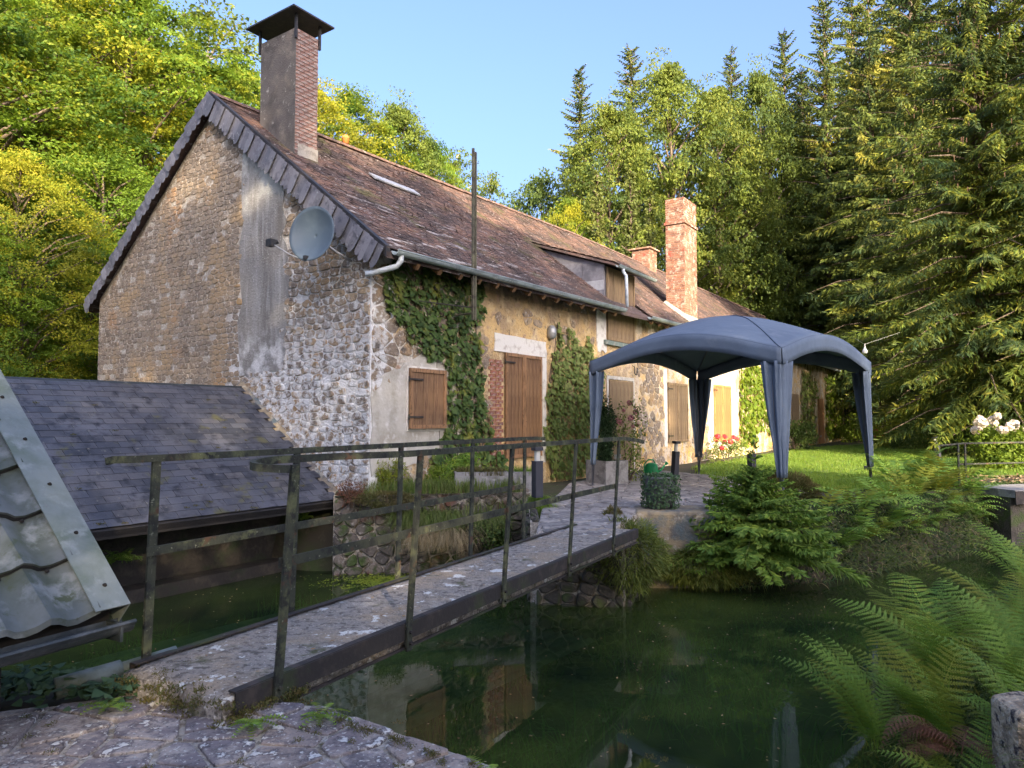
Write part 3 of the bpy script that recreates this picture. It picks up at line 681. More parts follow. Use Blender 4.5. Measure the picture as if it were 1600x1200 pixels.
# individual clay tiles, joined
def roof_tiles():
    V = []; rn = []
    tw, ex = .17, .105
    sl = math.hypot(YM + .45, RZ(5) - EZ(5)); nr = int(sl / ex)
    for r in range(nr):
        t0 = r / nr; t1 = (r + 1.25) / nr
        x = -.12 + (tw / 2 if r % 2 else 0)
        xmax = 39 + (6.0) * (1 - t0)
        while x < xmax - tw:
            w2 = tw - .006; y0 = -.45 + (YM + .45) * t0 + random.uniform(-.008, .008); y1 = -.45 + (YM + .45) * min(t1, 1)
            if 8.05 < x + tw / 2 < 9.72 and -.6 < y0 < 2.3: x += tw; continue
            sag = -.035 * math.sin(min(x, 20) / 20 * math.pi * 2) + .018 * mnoise.noise(Vector((x * .6, y0 * .9, 0)))
            e = EZ(x); q = RZ(x) - e
            za = e + q * t0 + .022 + random.uniform(0, .012) + sag * .6 + .035; zb = e + q * min(t1, 1) + .002 + sag * .6 + .035; tl = random.uniform(-.006, .006)
            A, B_, C_, D_ = (x, y0, za + tl), (x + w2, y0, za - tl), (x + w2, y1, zb), (x, y1, zb)
            V.append((A, B_, C_, D_)); th = .018
            V.append(((x, y0, za + tl - th), (x + w2, y0, za - tl - th), B_, A))
            rv = random.random(); rn += [rv, rv]
            x += tw
    me = np_mesh('roof_tiles', np.array(V), rn); me.materials.append(MT['tile'])
    return tag(link('roof_tiles', me, None, roof), kind='stuff')
roof_tiles()
# ridge tiles
rt = MB(); pr = [(math.cos(a) * .11, math.sin(a) * .09) for a in [math.pi * k / 6 for k in range(7)]]
rt.prism([(0, y, z) for y, z in pr], (.36, 0, 0)); rme = rt.mesh('ridge_tile'); rme.materials.append(MT['ridge'])
x = -.1
while x < 39:
    o = link('ridge_tile', rme, None, roof); o.location = (x, YM, RZ(x) + .01 + random.uniform(-.006, .006)); x += .355
# terracotta vent on the ridge
b = MB(); b.lathe([(.0, 0), (.10, 0), (.10, .16), (.12, .18), (.12, .22), (.07, .30), (0, .31)], 12); o = b.build('ridge_vent', 'orangepot', roof, True); o.location = (3.4, YM + .05, 7.80); o.scale = (.75, .75, .7)
b = MB().box((-.7, -.13, 0), (.7, .13, .03)); o = b.build('roof_window_strip', 'lightfibre', roof); o.location = (3.3, 2.7, roof_pt(3.3, 2.7) + .07); o.rotation_euler = (math.atan(SL), 0, 0)
# verge: boards and hanging slates on both sides of the gable
for sgn in (0, 1):
    y0, y1 = (-.45, YM) if sgn == 0 else (D + .45, YM)
    b = MB(); b.add([(-.13, y0, EZ(0) - .10), (-.13, y1, 7.50), (-.13, y1, 7.70), (-.13, y0, EZ(0) + .07), (-.04, y0, EZ(0) - .10), (-.04, y1, 7.50), (-.04, y1, 7.70), (-.04, y0, EZ(0) + .07)],
                    [(0, 1, 2, 3), (7, 6, 5, 4), (0, 3, 7, 4), (3, 2, 6, 7), (0, 4, 5, 1), (1, 5, 6, 2)])
    b.build('verge_board', 'black', roof)
# vertical hung slates: shape rounded at the foot
def slate_mesh(wd, ht, name, mat, rnded=True):
    pts = [(-wd / 2, 0), (wd / 2, 0), (wd / 2, -ht * .72), (wd * .36, -ht * .90), (wd * .1, -ht), (-wd * .1, -ht * .99), (-wd * .36, -ht * .9), (-wd / 2, -ht * .72)]
    b = MB(); b.prism([(0, y, z) for y, z in pts], (-.007, 0, 0)); me = b.mesh(name); me.materials.append(MT[mat]); return me
sm = slate_mesh(.155, .44, 'verge_slate', 'vslate'); sl2 = slate_mesh(.185, .31, 'verge_slate', 'vslate')
n = 46; ang = math.atan(SL)
for i in range(n):
    t = (i + .5) / n; y = YM - (YM + .42) * t; z = 7.66 - (7.66 - EZ(0) - .04) * t
    o = link('verge_slate', sm, None, roof); o.location = (-.150 - .016 * (i % 3) - .004 * random.random(), y, z)
    o.rotation_euler = (R(33) + random.uniform(-.05, .05), R(3.5), 0); o.scale = (1, 1, random.uniform(.86, 1.0))
for i in range(40):
    t = (i + .5) / 40; y = YM + (YM + .42) * t; z = 7.66 - (7.66 - EZ(0) - .04) * t
    o = link('verge_slate', sl2, None, roof); o.location = (-.148 - .016 * (i % 3), y, z)
    o.rotation_euler = (R(-36) + random.uniform(-.04, .04), R(3.5), 0)
# gutters and downpipes
def half_pipe(x0, x1, y, z0, z1, r, name, parent, mat='zinc', seg=8):
    b = MB(); vs = []
    for x, z in ((x0, z0), (x1, z1)):
        for k in range(seg + 1):
            a = math.pi + math.pi * k / seg; vs.append((x, y + r * math.cos(a), z + r * math.sin(a)))
        for k in range(seg + 1):
            a = 2 * math.pi - math.pi * k / seg; vs.append((x, y + (r - .006) * math.cos(a), z + (r - .006) * math.sin(a) + .004))
    m = 2 * (seg + 1)
    fs = [(k, (k + 1) % m, m + (k + 1) % m, m + k) for k in range(m)] + [tuple(range(m - 1, -1, -1)), tuple(m + k for k in range(m))]
    b.add(vs, fs); b.tube([(x0, y - r, z0), (x1, y - r, z1)], .012, 6)
    return b.build(name, mat, parent)
half_pipe(-.02, 8.05, -.53, EZ(0) - .0, EZ(8) - .0, .075, 'gutter', house)
half_pipe(9.6, 13.3, -.53, EZ(9.6) - .02, EZ(13.3) - .02, .075, 'gutter', house)
half_pipe(14.6, LEN, -.53, EZ(14.6) - .02, EZ(20) - .02, .075, 'gutter', house)
b = MB(); b.tube([(.12, -.53, 3.88), (.12, -.52, 3.78), (.10, -.46, 3.70), (-.10, -.12, 3.60), (-.16, -.04, 3.585)], .045, 10); b.build('downpipe', 'whitezinc', house, True)
# dormer
dm = MB(); x0, x1 = 8.0, 9.75
dm.prism([(x0, 0.0, 4.0), (x0, 2.25, 5.98), (x0, 0.0, 5.22)], (.06, 0, 0)); dm.prism([(x1 - .06, 0.0, 4.0), (x1 - .06, 2.25, 5.98), (x1 - .06, 0.0, 5.22)], (.06, 0, 0))
dm.box((x0 + .062, .02, 4.0), (x1 - .062, .09, 5.2))
dorm = dm.build('dormer', 'fibre', house)
# fibre cement slates on the cheek
for r in range(5):
    za = 4.05 + r * .26
    ya = 0.0
    while ya < 2.1:
        yb = ya + .62
        top = min(za + .27, 99)
        low_y = lambda z: (z - 4.05) / .865   # roof line
        c = [(ya + .004, za), (yb - .004, za), (yb - .004, top), (ya + .004, top)]
        c = clip_convex(c, [(0.01, 3.98), (0.01, 5.2), (2.2, 5.95)][::-1])
        if len(c) >= 3 and area(c) > .01:
            m_ = 'lightfibre' if (r == 2 and ya < .3) else 'fibre'
            MB().prism([(x0 - .002, p, q) for p, q in c], (-.012 - .004 * (r % 2), 0, 0)).build('cheek_slate', m_, dorm)
        ya = yb
b = MB(); b.prism([(7.86, -.34, 5.13), (10.15, -.34, 5.13), (10.15, 2.45, 6.10), (7.86, 2.45, 6.10)], (0, 0, .06)); dr = b.build('dormer_roof', 'tile', dorm)
V = []; rn = []
for r in range(27):
    t0 = r / 27; t1 = (r + 1.2) / 27; x = 7.84 + (.085 if r % 2 else 0)
    while x < 10.02:
        y0 = -.38 + 2.85 * t0; y1 = -.38 + 2.85 * t1; za = 5.20 + .99 * t0 + .02 + random.uniform(0, .01); zb = 5.20 + .99 * t1
        V.append(((x, y0, za), (x + .164, y0, za), (x + .164, y1, zb), (x, y1, zb))); V.append(((x, y0, za - .018), (x + .164, y0, za - .018), (x + .164, y0, za), (x, y0, za))); q = random.random(); rn += [q, q]; x += .17
me = np_mesh('dormer_tiles', np.array(V), rn); me.materials.append(MT['tile']); tag(link('dormer_tiles', me, None, dorm), kind='stuff')
half_pipe(7.9, 10.2, -.42, 5.14, 5.12, .06, 'dormer_gutter', house)
MB().tube([(8.22, -.42, 5.10), (8.22, -.42, 5.02), (8.22, -.50, 4.9), (8.22, -.52, 4.12)], .042, 10).build('downpipe', 'whitezinc', house, True)
hx0, hx1 = 8.15, 9.62
hatch = MB().box((hx0, -.03, 3.36), (hx1, -.006, 5.14)).build('loft_hatch', 'greywood', house); hatch['label'] = 'weathered wooden loft hatch under the dormer'
planks(hatch, hx0 + .02, hx1 - .02, 3.38, 4.2, -.036, 6, 'greywood'); planks(hatch, hx0 + .02, hx1 - .02, 4.24, 5.1, -.036, 6, 'greywood')
frame_rect(hatch, hx0 - .06, hx1 + .06, 3.32, 5.17, -.01, .07, 'greywood', .05)
MB().box((hx0 - .25, -.09, 3.19), (hx1 + .18, -.004, 3.30)).build('loft_sill', 'greenpaint', house)
rough_patch('hatch_plaster', [(7.6, 3.0), (8.08, 3.0), (8.06, 4.05), (7.55, 4.0)], -.002, 'y', .02, 'whiteplaster', house, .04, 5)
# rafters feet under the eaves
rf = MB().box((-.04, 0, -.05), (.04, .47, .05)).mesh('rafter_end'); rf.materials.append(MT['wood'])
x = .6
while x < 14:
    if not 7.9 < x < 9.85:
        o = link('rafter_end', rf, None, roof); o.location = (x, -.44, EZ(x) - .15); o.rotation_euler = (math.atan(SL), 0, 0)
    x += .55
# chimney 1: render left side, bare brick on the front
c1 = MB().box((.47, 2.52, 5.7), (.98, 3.55, 8.62)).build('chimney', 'brickmortar', house); c1['label'] = 'tall chimney with grey render, bare brick front and black metal cowl'
MB().box((.45, 2.505, 5.72), (.47 - .002, 3.55, 8.63)).build('chimney_render', 'chimrender', c1)
b1 = MB().box((-.098, -.012, -.027), (.098, .012, .027)).mesh('brick'); b1.materials.append(MT['oldbrick'])
b2 = MB().box((-.045, -.012, -.027), (.045, .012, .027)).mesh('brick'); b2.materials.append(MT['oldbrick'])
z = 6.28; k = 0
while z < 8.6:
    xs_ = [.555, .762] if k % 2 == 0 else [.502, .655, .862]
    for i, xx in enumerate(xs_):
        o = link('brick', b2 if (k % 2 and i == 0) else b1, None, c1); o.location = (xx, 2.512 - random.uniform(0, .006), z); o.rotation_euler = (0, random.uniform(-.01, .01), 0)
    o = link('brick', b2, None, c1); o.location = (.92 if k % 2 == 0 else .96, 2.512, z); o.scale = (1 if k % 2 == 0 else .3, 1, 1)
    z += .066; k += 1
MB().box((.52, 2.49, 6.12), (.99, 2.5, 6.45)).build('flaunching', 'flaunch', c1)
b = MB(); b.prism([(.34, 2.35, 5.95), (1.1, 2.35, 5.95), (1.1, 3.7, 7.0), (.34, 3.7, 7.0)], (0, 0, .12)); b.build('flaunching', 'flaunch', c1)
for (xx, yy) in ((.44, 2.49), (.99, 2.49), (.44, 3.57), (.99, 3.57)):
    MB().box((xx - .022, yy - .022, 8.42), (xx + .022, yy + .022, 8.90)).build('cowl_leg', 'black', c1)
b = MB(); cx, cy = .72, 3.03
b.add([(cx - .48, cy - .72, 8.88), (cx + .48, cy - .72, 8.88), (cx + .48, cy + .72, 8.88), (cx - .48, cy + .72, 8.88), (cx - .48, cy - .72, 8.91), (cx + .48, cy - .72, 8.91), (cx + .48, cy + .72, 8.91), (cx - .48, cy + .72, 8.91), (cx, cy, 9.14)],
      [(3, 2, 1, 0), (0, 1, 5, 4), (1, 2, 6, 5), (2, 3, 7, 6), (3, 0, 4, 7), (4, 5, 8), (5, 6, 8), (6, 7, 8), (7, 4, 8)]); b.build('cowl', 'black', c1)
# brick chimneys further along
def brick_stack(x0, x1, y0, y1, z0, z1, name='chimney', mat='sunbrick', singles=40):
    c = MB().box((x0 + .012, y0 + .012, z0), (x1 - .012, y1 - .012, z1 - .01)).build(name, 'brickmortar', house)
    V = []; rn = []; z = z1 - .03; k = 0; cnt = 0
    meb = MB().box((-.10, -.05, -.03), (.10, .05, .03)).mesh('brick'); meb.materials.append(MT[mat])
    while z > z0 + .05:
        for face in range(2):
            a0, a1 = (x0, x1) if face == 0 else (y0, y1); a = a0 - (.11 if k % 2 else 0)
            while a < a1 - .01:
                s0, s1 = max(a, a0), min(a + .212, a1)
                if s1 - s0 > .04:
                    pr_ = random.uniform(-.004, .004)
                    if face == 0: lo, hi = (s0, y0 + pr_, z - .03), (s1, y0 + .1, z + .03)
                    else: lo, hi = (x0 + pr_, s0, z - .03), (x0 + .1, s1, z + .03)
                    bb = MB().box(lo, hi); vv = np.array(bb.v)[np.array(bb.f)]
                    V += list(vv); q = random.random(); rn += [q] * 6
                a += .222
        z -= .072; k += 1
    me = np_mesh('bricks', np.array(V), rn); me.materials.append(MT[mat]); tag(link('bricks', me, None, c), kind='stuff')
    return c
c2 = brick_stack(13.4, 14.5, -.06, .56, 4.3, 8.35); c2['label'] = 'tall slim orange brick chimney rising from the eaves'
MB().box((13.36, -.10, 7.52), (14.54, .6, 7.60)).build('brick_band', 'sunbrick', c2)
b = MB(); b.add([(13.28, -.38, 4.15), (14.6, -.38, 4.15), (14.6, .70, 4.95), (13.28, .70, 4.95), (13.38, -.08, 4.62), (14.52, -.08, 4.58), (14.52, .58, 5.1), (13.38, .58, 5.1)],
                [(3, 2, 1, 0), (4, 5, 6, 7), (0, 1, 5, 4), (1, 2, 6, 5), (2, 3, 7, 6), (3, 0, 4, 7)]); b.build('flaunching', 'flaunch', c2)
c3 = brick_stack(19.9, 20.7, 3.95, 4.75, 7.6, 8.55); c3['label'] = 'short brick chimney on the ridge with a flat slab on top'
MB().box((19.8, 3.85, 8.56), (20.8, 4.85, 8.62)).build('chimney_slab', 'sunbrick', c3)

# metal pole with brackets in front of the facade
pl = empty('iron_pole', H(2.0, -.5, 0), A_, 'tall mossy iron pole standing up past the gutter in front of the ivy', 'pole')
MB().box((-.05, -.02, 3.08), (-.015, .02, 6.15)).build('pole_channel', 'poleiron', pl)
MB().box((.015, -.02, 3.08), (.05, .02, 6.10)).build('pole_channel', 'poleiron', pl)
MB().box((-.0145, .0, 3.12), (.0145, .016, 6.12)).build('pole_web', 'black', pl)
MB().tube([(-.9, .48, 4.02), (-.2, .1, 4.03), (0, .02, 4.03)], .015, 6).build('bracket', 'poleiron', pl)
MB().tube([(-1.2, .48, 3.32), (-.2, .1, 3.30), (0, .02, 3.30)], .012, 6).build('bracket', 'rust', pl)
MB().tube([(.0, .48, 3.2), (0, .02, 3.2)], .02, 6).build('bracket', 'poleiron', pl)

# satellite dish
ds = empty('satellite_dish', H(-.6, .66, 4.2), A_, 'blue grey satellite dish fixed to the gable wall', 'satellite dish')
b = MB(); prof = []
rows_ = 9; seg = 28; vs = []; fs = []
for i in range(rows_ + 1):
    r = i / rows_
    for k in range(seg):
        a = 2 * math.pi * k / seg; vs.append((.13 * r * r, r * .40 * math.cos(a), r * .44 * math.sin(a)))
for i in range(rows_):
    for k in range(seg): a = i * seg + k; c_ = i * seg + (k + 1) % seg; fs.append((a, a + seg, c_ + seg, c_))
b.add(vs, fs)
o = b.build('reflector', 'dish', ds, True); md = o.modifiers.new('s', 'SOLIDIFY'); md.thickness = .008
o.rotation_euler = (0, R(-6), R(197)); o.location = (0.05, 0, 0)
MB().tube([(.08, -.02, -.05), (.35, -.2, -.25), (.60, -.22, -.33)], .02, 8).build('wall_bracket', 'steel', ds)
MB().tube([(-.1, .05, -.42), (-.22, .30, -.30), (-.36, .55, -.12)], .013, 6).build('feed_arm', 'steel', ds)
b = MB(); b.tube([(-.34, .55, -.12), (-.28, .50, -.08)], .035, 8); b.box((-.42, .50, -.17), (-.32, .62, -.06)); b.build('receiver', 'black', ds)
MB().box((-.15, .0, -.40), (-.09, .06, -.34)).build('arm_clamp', 'black', ds)

# ------------------------------------------------------------------ slate roofed outbuilding against the gable
ob = empty('outbuilding', (HX, HY, 0), A_, 'low outbuilding with dark slate roof built against the gable over the water', 'outbuilding')
# local: -x runs out from the gable ; ridge y=3.18 z=1.89 ; eave y=.62 z=.05
RY, RZ2, EY, EZ2 = 3.18, 1.89, .60, .05; OL = 7.2
b = MB(); b.add([(-.03, EY, EZ2 - .02), (-OL, EY, EZ2 - .02), (-OL, RY, RZ2 - .02), (-.03, RY, RZ2 - .02), (-.03, EY, EZ2 - .10), (-OL, EY, EZ2 - .10), (-OL, RY, RZ2 - .10), (-.03, RY, RZ2 - .10)],
                [(3, 2, 1, 0), (4, 5, 6, 7), (0, 1, 5, 4), (1, 2, 6, 5), (2, 3, 7, 6), (3, 0, 4, 7)])
b.add([(-.03, RY + .002, RZ2 - .02), (-OL, RY + .002, RZ2 - .02), (-OL, RY + 2.4, .2), (-.03, RY + 2.4, .2)], [(0, 1, 2, 3)])
sr = b.build('slate_roof', 'black', ob)
slen = math.hypot(RY - EY, RZ2 - EZ2); sang = math.atan2(RZ2 - EZ2, RY - EY); ex = .138; nrow = int(slen / ex)
def slate_roof():
    th = .006
    me = MB().box((-.146, 0, 0), (.146, ex * 1.35, th)).mesh('slate'); me.materials.append(MT['slate'])
    cnt = 0; V = []; rn = []; lst = []
    for r in range(nrow + 1):
        x = -.04 - (.15 if r % 2 else 0)
        while x > -OL + .2:
            lst.append((x - .146, r)); x -= .298
    lst.sort(key=lambda q: (-q[0] * .0 + (q[1] * 1.0) + (abs(q[0] + 2.4) * 1.6)))
    rest = MB(); rr = []
    for i, (x, r) in enumerate(lst):
        t = r * ex; y = EY + t * math.cos(sang); z = EZ2 + t * math.sin(sang) + .010
        rot = Matrix.Rotation(sang - .035, 4, 'X') @ Matrix.Rotation(random.uniform(-.008, .008), 4, 'Z') @ Matrix.Rotation(random.uniform(-.012, .012), 4, 'Y')
        mat = Matrix.Translation((x, y, z + random.uniform(0, .003))) @ rot
        if r >= nrow: mat = mat @ Matrix.Diagonal((1, .6, 1, 1))
        if i < 290:
            o = link('slate', me, None, sr); o.matrix_local = mat
        else:
            rest.T = mat; rest.box((-.146, 0, 0), (.146, ex * 1.35, th)); rr += [random.random()] * 8
    o = rest.build('far_slates', 'slate', sr); tag(o, kind='stuff')
    at = o.data.attributes.new('rnd', 'FLOAT', 'POINT'); at.data.foreach_set('value', rr)
slate_roof()
b = MB(); b.prism([(-OL, RY - .03, RZ2 - .03), (-OL, RY + .02, RZ2 + .035), (-OL, RY + .12, RZ2 - .05)], (OL - .02, 0, 0)); b.build('ridge_cap', 'darkgutter', ob)
MB().box((-OL, EY - .0, EZ2 - .13), (-.03, EY + .03, EZ2 - .03)).build('fascia', 'dark', ob)
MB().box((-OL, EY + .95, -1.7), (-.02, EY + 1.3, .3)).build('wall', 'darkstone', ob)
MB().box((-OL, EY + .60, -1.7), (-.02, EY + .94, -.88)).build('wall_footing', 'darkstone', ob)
# mortar fillet where the roof meets the gable
b = MB(); n = 22; pr = []
for i in range(n + 1):
    t = i / n; y = RY + .12 - (RY + .12 - .42) * t; z = RZ2 + .10 - (RZ2 + .10 + .10) * t + random.uniform(-.015, .02)
    pr.append((y, z))
b.v = []; vs = []; fs = []
for i, (y, z) in enumerate(pr):
    wv = random.uniform(.07, .13)
    vs += [(-.03 - wv, y, z - .03), (-.01, y, z + .05 + random.uniform(0, .03)), (.0, y, z - .2)]
for i in range(n): fs += [(3 * i, 3 * i + 3, 3 * i + 4, 3 * i + 1), (3 * i + 2, 3 * i, 3 * i + 3, 3 * i + 5)]
b.add(vs, fs); b.build('mortar_fillet', 'blockstone', ob)
tagm = NR.random((70, 2)); P = []
for a_, c_ in tagm[:60]:
    x = -.4 - a_ * 6.2; t = c_ ** 1.8 * slen * .8; P.append((x, EY + t * math.cos(sang), EZ2 + t * math.sin(sang) + .022))

# ------------------------------------------------------------------ footbridge
BD = Vector((.492, .870)); BN = Vector((.870, -.492))
def BR(s, n, z): return (BD.x * s + BN.x * n, BD.y * s + BN.y * n, z)
br = empty('footbridge', (0, 0, 0), 0, 'narrow concrete footbridge with steel edge beams and mossy flat bar railings', 'footbridge')
S0, S1, N0, N1 = 2.33, 8.2, -3.73, -2.905
vs = []; fs = []; ns, nn = 60, 9
for i in range(ns + 1):
    for j in range(nn + 1):
        s = S0 + (S1 - S0) * i / ns; n_ = N0 + .012 + (N1 - N0 - .024) * j / nn
        if i == 0: s += .05 * mnoise.noise(Vector((j * .7, 0, 0)))
        vs.append(BR(s, n_, .006 * mnoise.noise(Vector((s * 5, n_ * 5, 0))) - (.02 if i == 0 else 0)))
for i in range(ns):
    for j in range(nn): a = i * (nn + 1) + j; fs.append((a, a + 1, a + nn + 2, a + nn + 1))
base = len(vs)
for i in range(ns + 1):
    for j in (0, nn):
        p = vs[i * (nn + 1) + j]; vs.append((p[0], p[1], -.14))
for i in range(ns):
    fs.append((base + 2 * i, i * (nn + 1), (i + 1) * (nn + 1), base + 2 * i + 2)); fs.append((i * (nn + 1) + nn, base + 2 * i + 1, base + 2 * i + 3, (i + 1) * (nn + 1) + nn))
    fs.append((base + 2 * i + 1, base + 2 * i, base + 2 * i + 2, base + 2 * i + 3))
# near end face, rough
e0 = len(vs)
for j in range(nn + 1): p = vs[j]; vs.append((p[0] - BD.x * .03 * mnoise.noise(Vector((j, 3, 1))), p[1] - .02, -.14))
for j in range(nn): fs.append((e0 + j, e0 + j + 1, j + 1, j))
me = bpy.data.meshes.new('deck'); me.from_pydata(vs, [], fs); me.shade_smooth(); link('deck', me, 'deck', br)
for nn_, sg in ((N1, 1), (N0, -1)):
    b = MB()
    b.bar([BR(S0 + .05, nn_ + .012 * sg, -.040), BR(S1, nn_ + .012 * sg, -.040)], .012, .105)
    b.bar([BR(S0 + .05, nn_ - .014 * sg, .012), BR(S1, nn_ - .014 * sg, .012)], .05, .010)
    b.bar([BR(S0 + .05, nn_ - .02 * sg, -.146), BR(S1, nn_ - .02 * sg, -.146)], .07, .010)
    b.build('edge_beam', 'rust', br)
def railing(nl, posts, lean, near, far, label):
    rl = empty('railing', (0, 0, 0), 0, None, None, None, br); rl['label'] = label
    zt = 1.12
    for s in posts:
        nb = nl; nt_ = nl + lean
        b = MB(); b.bar([BR(s, nb, -.16), BR(s, nb, -.02), BR(s + .035, nt_, zt - .015)], .050, .018, up=(BN.x, BN.y, 0)); b.build('post', 'rail', rl)
        for zz in (-.04, -.11):
            b = MB(); p = Vector(BR(s, nb + (.012 if nl > -3.3 else -.012), zz)); q = Vector(BR(s, nb + (.03 if nl > -3.3 else -.03), zz)); b.tube([p, q], .012, 6); b.build('bolt', 'rust', rl)
    pts = [BR(s, nl + lean, zt) for s in np.linspace(posts[0] if lean == 0 else posts[1] - .15, posts[-1], 12)]
    b = MB(); b.bar(near(zt) + pts + far(zt), .030, .040); b.build('top_rail', 'rail', rl)
    b = MB(); b.bar([BR(s, nl + lean * .52 - (.016 if nl > -3.3 else -.016), .60) for s in np.linspace(posts[0] - .02, posts[-1] + .02, 8)], .010, .052); b.build('middle_rail', 'rail', rl)
rp = [2.63, 3.72, 4.95, 6.20, 7.35]
def near_r(z):
    # flat bar comes along the path side and curls round, dipping a little, onto the first post
    n0 = -2.815; out = [BR(rp[0] - .01, n0, z - .035)]
    for k in range(1, 14):
        a = math.pi * k / 14; out.append(BR(rp[0] - .01 - math.sin(a) * .15, n0 - .075 * (1 - math.cos(a)), z - .035 + .04 * k / 14))
    out += [BR(rp[0] + .05, n0 - .152, z + .006), BR(rp[0] + .5, n0 - .11, z + .004)]
    return out
def far_r(z): return [BR(7.45, -2.79, z), BR(7.62, -2.78, z - .01), BR(7.8, -2.74, z - .03), BR(7.9, -2.71, z - .05)]
railing(-2.875, rp, .06, near_r, far_r, 'right railing of the bridge, nearest the open pond')
lp = [2.48, 3.54, 4.70, 5.82, 6.90]
def near_l(z): return [BR(2.30, -3.87, z - .01), BR(2.31, -3.83, z), BR(2.36, -3.785, z), BR(2.43, -3.76, z)]
def far_l(z): return [BR(7.1, -3.70, z), BR(7.3, -3.70, z - .01)]
railing(-3.755, lp, 0.0, near_l, far_l, 'left railing of the bridge, on the outbuilding side')

# ------------------------------------------------------------------ metal tile roofed shed at the left edge
sh = empty('metal_roof_shed', (-2.0, 3.6, .38), math.atan2(.870, .492), 'shed corner with pale wavy metal tile roof and gutter at the left edge', 'shed')
# local x = along bridge direction (+ away), y = towards -n (left/back), z up. verge at x=0, roof runs to -x
pitch = R(42); cs, sn = math.cos(pitch), math.sin(pitch)
wl, st = .215, .34
def sheet(c):
    V = []; k0 = 0; rowsn = 6; nx = 66; xw = 3.0
    vs = []; fs = []; 
    for r in range(rowsn):
        for e in range(6):
            t = r * st + st * e / 5; lift = .034 * (1 - e / 5) 
            for i in range(nx + 1):
                x = -.10 - xw * i / nx
                wv = .027 * math.cos(2 * math.pi * (x + .1) / wl); wv = wv + .005 * math.cos(4 * math.pi * (x + .1) / wl)
                bend = -.02 * (1 - e) * .0
                h = lift + wv
                vs.append((x, t * cs - h * sn, t * sn + h * cs))
    n = nx + 1
    for q in range(rowsn * 6 - 1):
        for i in range(nx): a = q * n + i; fs.append((a, a + 1, a + n + 1, a + n))
    # dark drop at the bottom edge
    b0 = len(vs)
    for i in range(n): p = vs[i]; vs.append((p[0], p[1] + .0, p[2] - .03))
    for i in range(nx): fs.append((b0 + i, b0 + i + 1, i + 1, i))
    me = bpy.data.meshes.new('metal_tile_sheet'); me.from_pydata(vs, [], fs); me.shade_smooth(); me.set_sharp_from_angle(angle=R(35))
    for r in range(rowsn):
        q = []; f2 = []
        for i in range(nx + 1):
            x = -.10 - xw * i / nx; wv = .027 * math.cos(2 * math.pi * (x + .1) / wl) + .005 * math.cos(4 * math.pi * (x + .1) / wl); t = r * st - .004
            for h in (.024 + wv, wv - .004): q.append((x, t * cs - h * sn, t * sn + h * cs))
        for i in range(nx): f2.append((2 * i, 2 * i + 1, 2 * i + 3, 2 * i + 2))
        m2 = bpy.data.meshes.new('step_shadow'); m2.from_pydata(q, [], f2); link('step_shadow', m2, 'black', sh)  # black strip stands in for the shadow gap under each tile step
    return link('metal_tile_sheet', me, 'shedmetal', sh)
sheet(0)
b = MB(); b.T = Matrix.Rotation(pitch, 4, 'X')
b.box((-.13, -.02, .055), (.045, 2.6, .062)); b.box((.039, -.02, -.10), (.045, 2.6, .055)); b.build('verge_flashing', 'flash', sh)
scr = MB().lathe([(0, .010), (.006, .009), (.010, .003), (.012, 0)], 8).mesh('screw'); scr.materials.append(MT['dark'])
for k in range(7):
    o = link('screw', scr, None, sh); t = .12 + k * .36; o.location = (-.03, t * cs - .064 * sn, t * sn + .064 * cs); o.rotation_euler = (pitch, 0, 0)
for k in range(1, 5):
    for i in range(3):
        o = link('screw', scr, None, sh); t = k * st - .02; x = -.10 - wl * (i + .5); h = .0; o.location = (x, t * cs - h * sn, t * sn + h * cs - .004); o.rotation_euler = (pitch, 0, 0)
MB().box((-3.1, .08, -.14), (.02, .10, .05)).build('fascia', 'dark', sh)
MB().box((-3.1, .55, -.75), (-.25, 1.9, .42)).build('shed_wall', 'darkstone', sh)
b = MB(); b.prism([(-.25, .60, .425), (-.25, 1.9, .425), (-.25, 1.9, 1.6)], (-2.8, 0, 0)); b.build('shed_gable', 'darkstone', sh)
g = half_pipe(-3.1, .06, .0, -.075, -.055, .062, 'gutter', sh, 'darkgutter'); g.location = (0, -.015, 0)
MB().box((-.02, -.08, -.14), (-.005, .05, -.05)).build('gutter_bracket', 'darkgutter', sh)
# grey drain pipe on the ground
pp = MB(); p0 = Vector((-2.35, 3.50, -.06)); p1 = Vector((-1.95, 4.30, -.05))
pp.tube([(-2.38, 3.74, -.06), (-2.16, 3.96, -.04)], .055, 14); pp.tube([(-2.18, 3.94, -.04), (-1.95, 4.16, -.01)], .038, 14)
tag(pp.build('drain_pipe', 'pvc', None, True), 'grey plastic drain pipe lying between the shed gutter and the bridge', 'pipe')
b = MB(); vs = []; fs = []
nr_ = 180
for i in range(nr_ + 1):
    n_ = -7.35 + 3.5 * i / nr_
    for s in (3.6, 5.6, 8.0): p = BR(s, n_ + .12 * (s - 4), 0); vs.append((p[0], p[1], WZ - .05 - .16 * (i / nr_) - .02 * max(0, s - 5) + .016 * math.sin(i * 2 * math.pi / 7)))
for i in range(nr_):
    for k in range(2): a = 3 * i + k; fs.append((a, a + 1, a + 4, a + 3))
b.add(vs, fs); tag(b.build('submerged_sheet', 'ribbed', None, True), 'pale ribbed sheet under the water along the left side of the bridge', 'sheet')
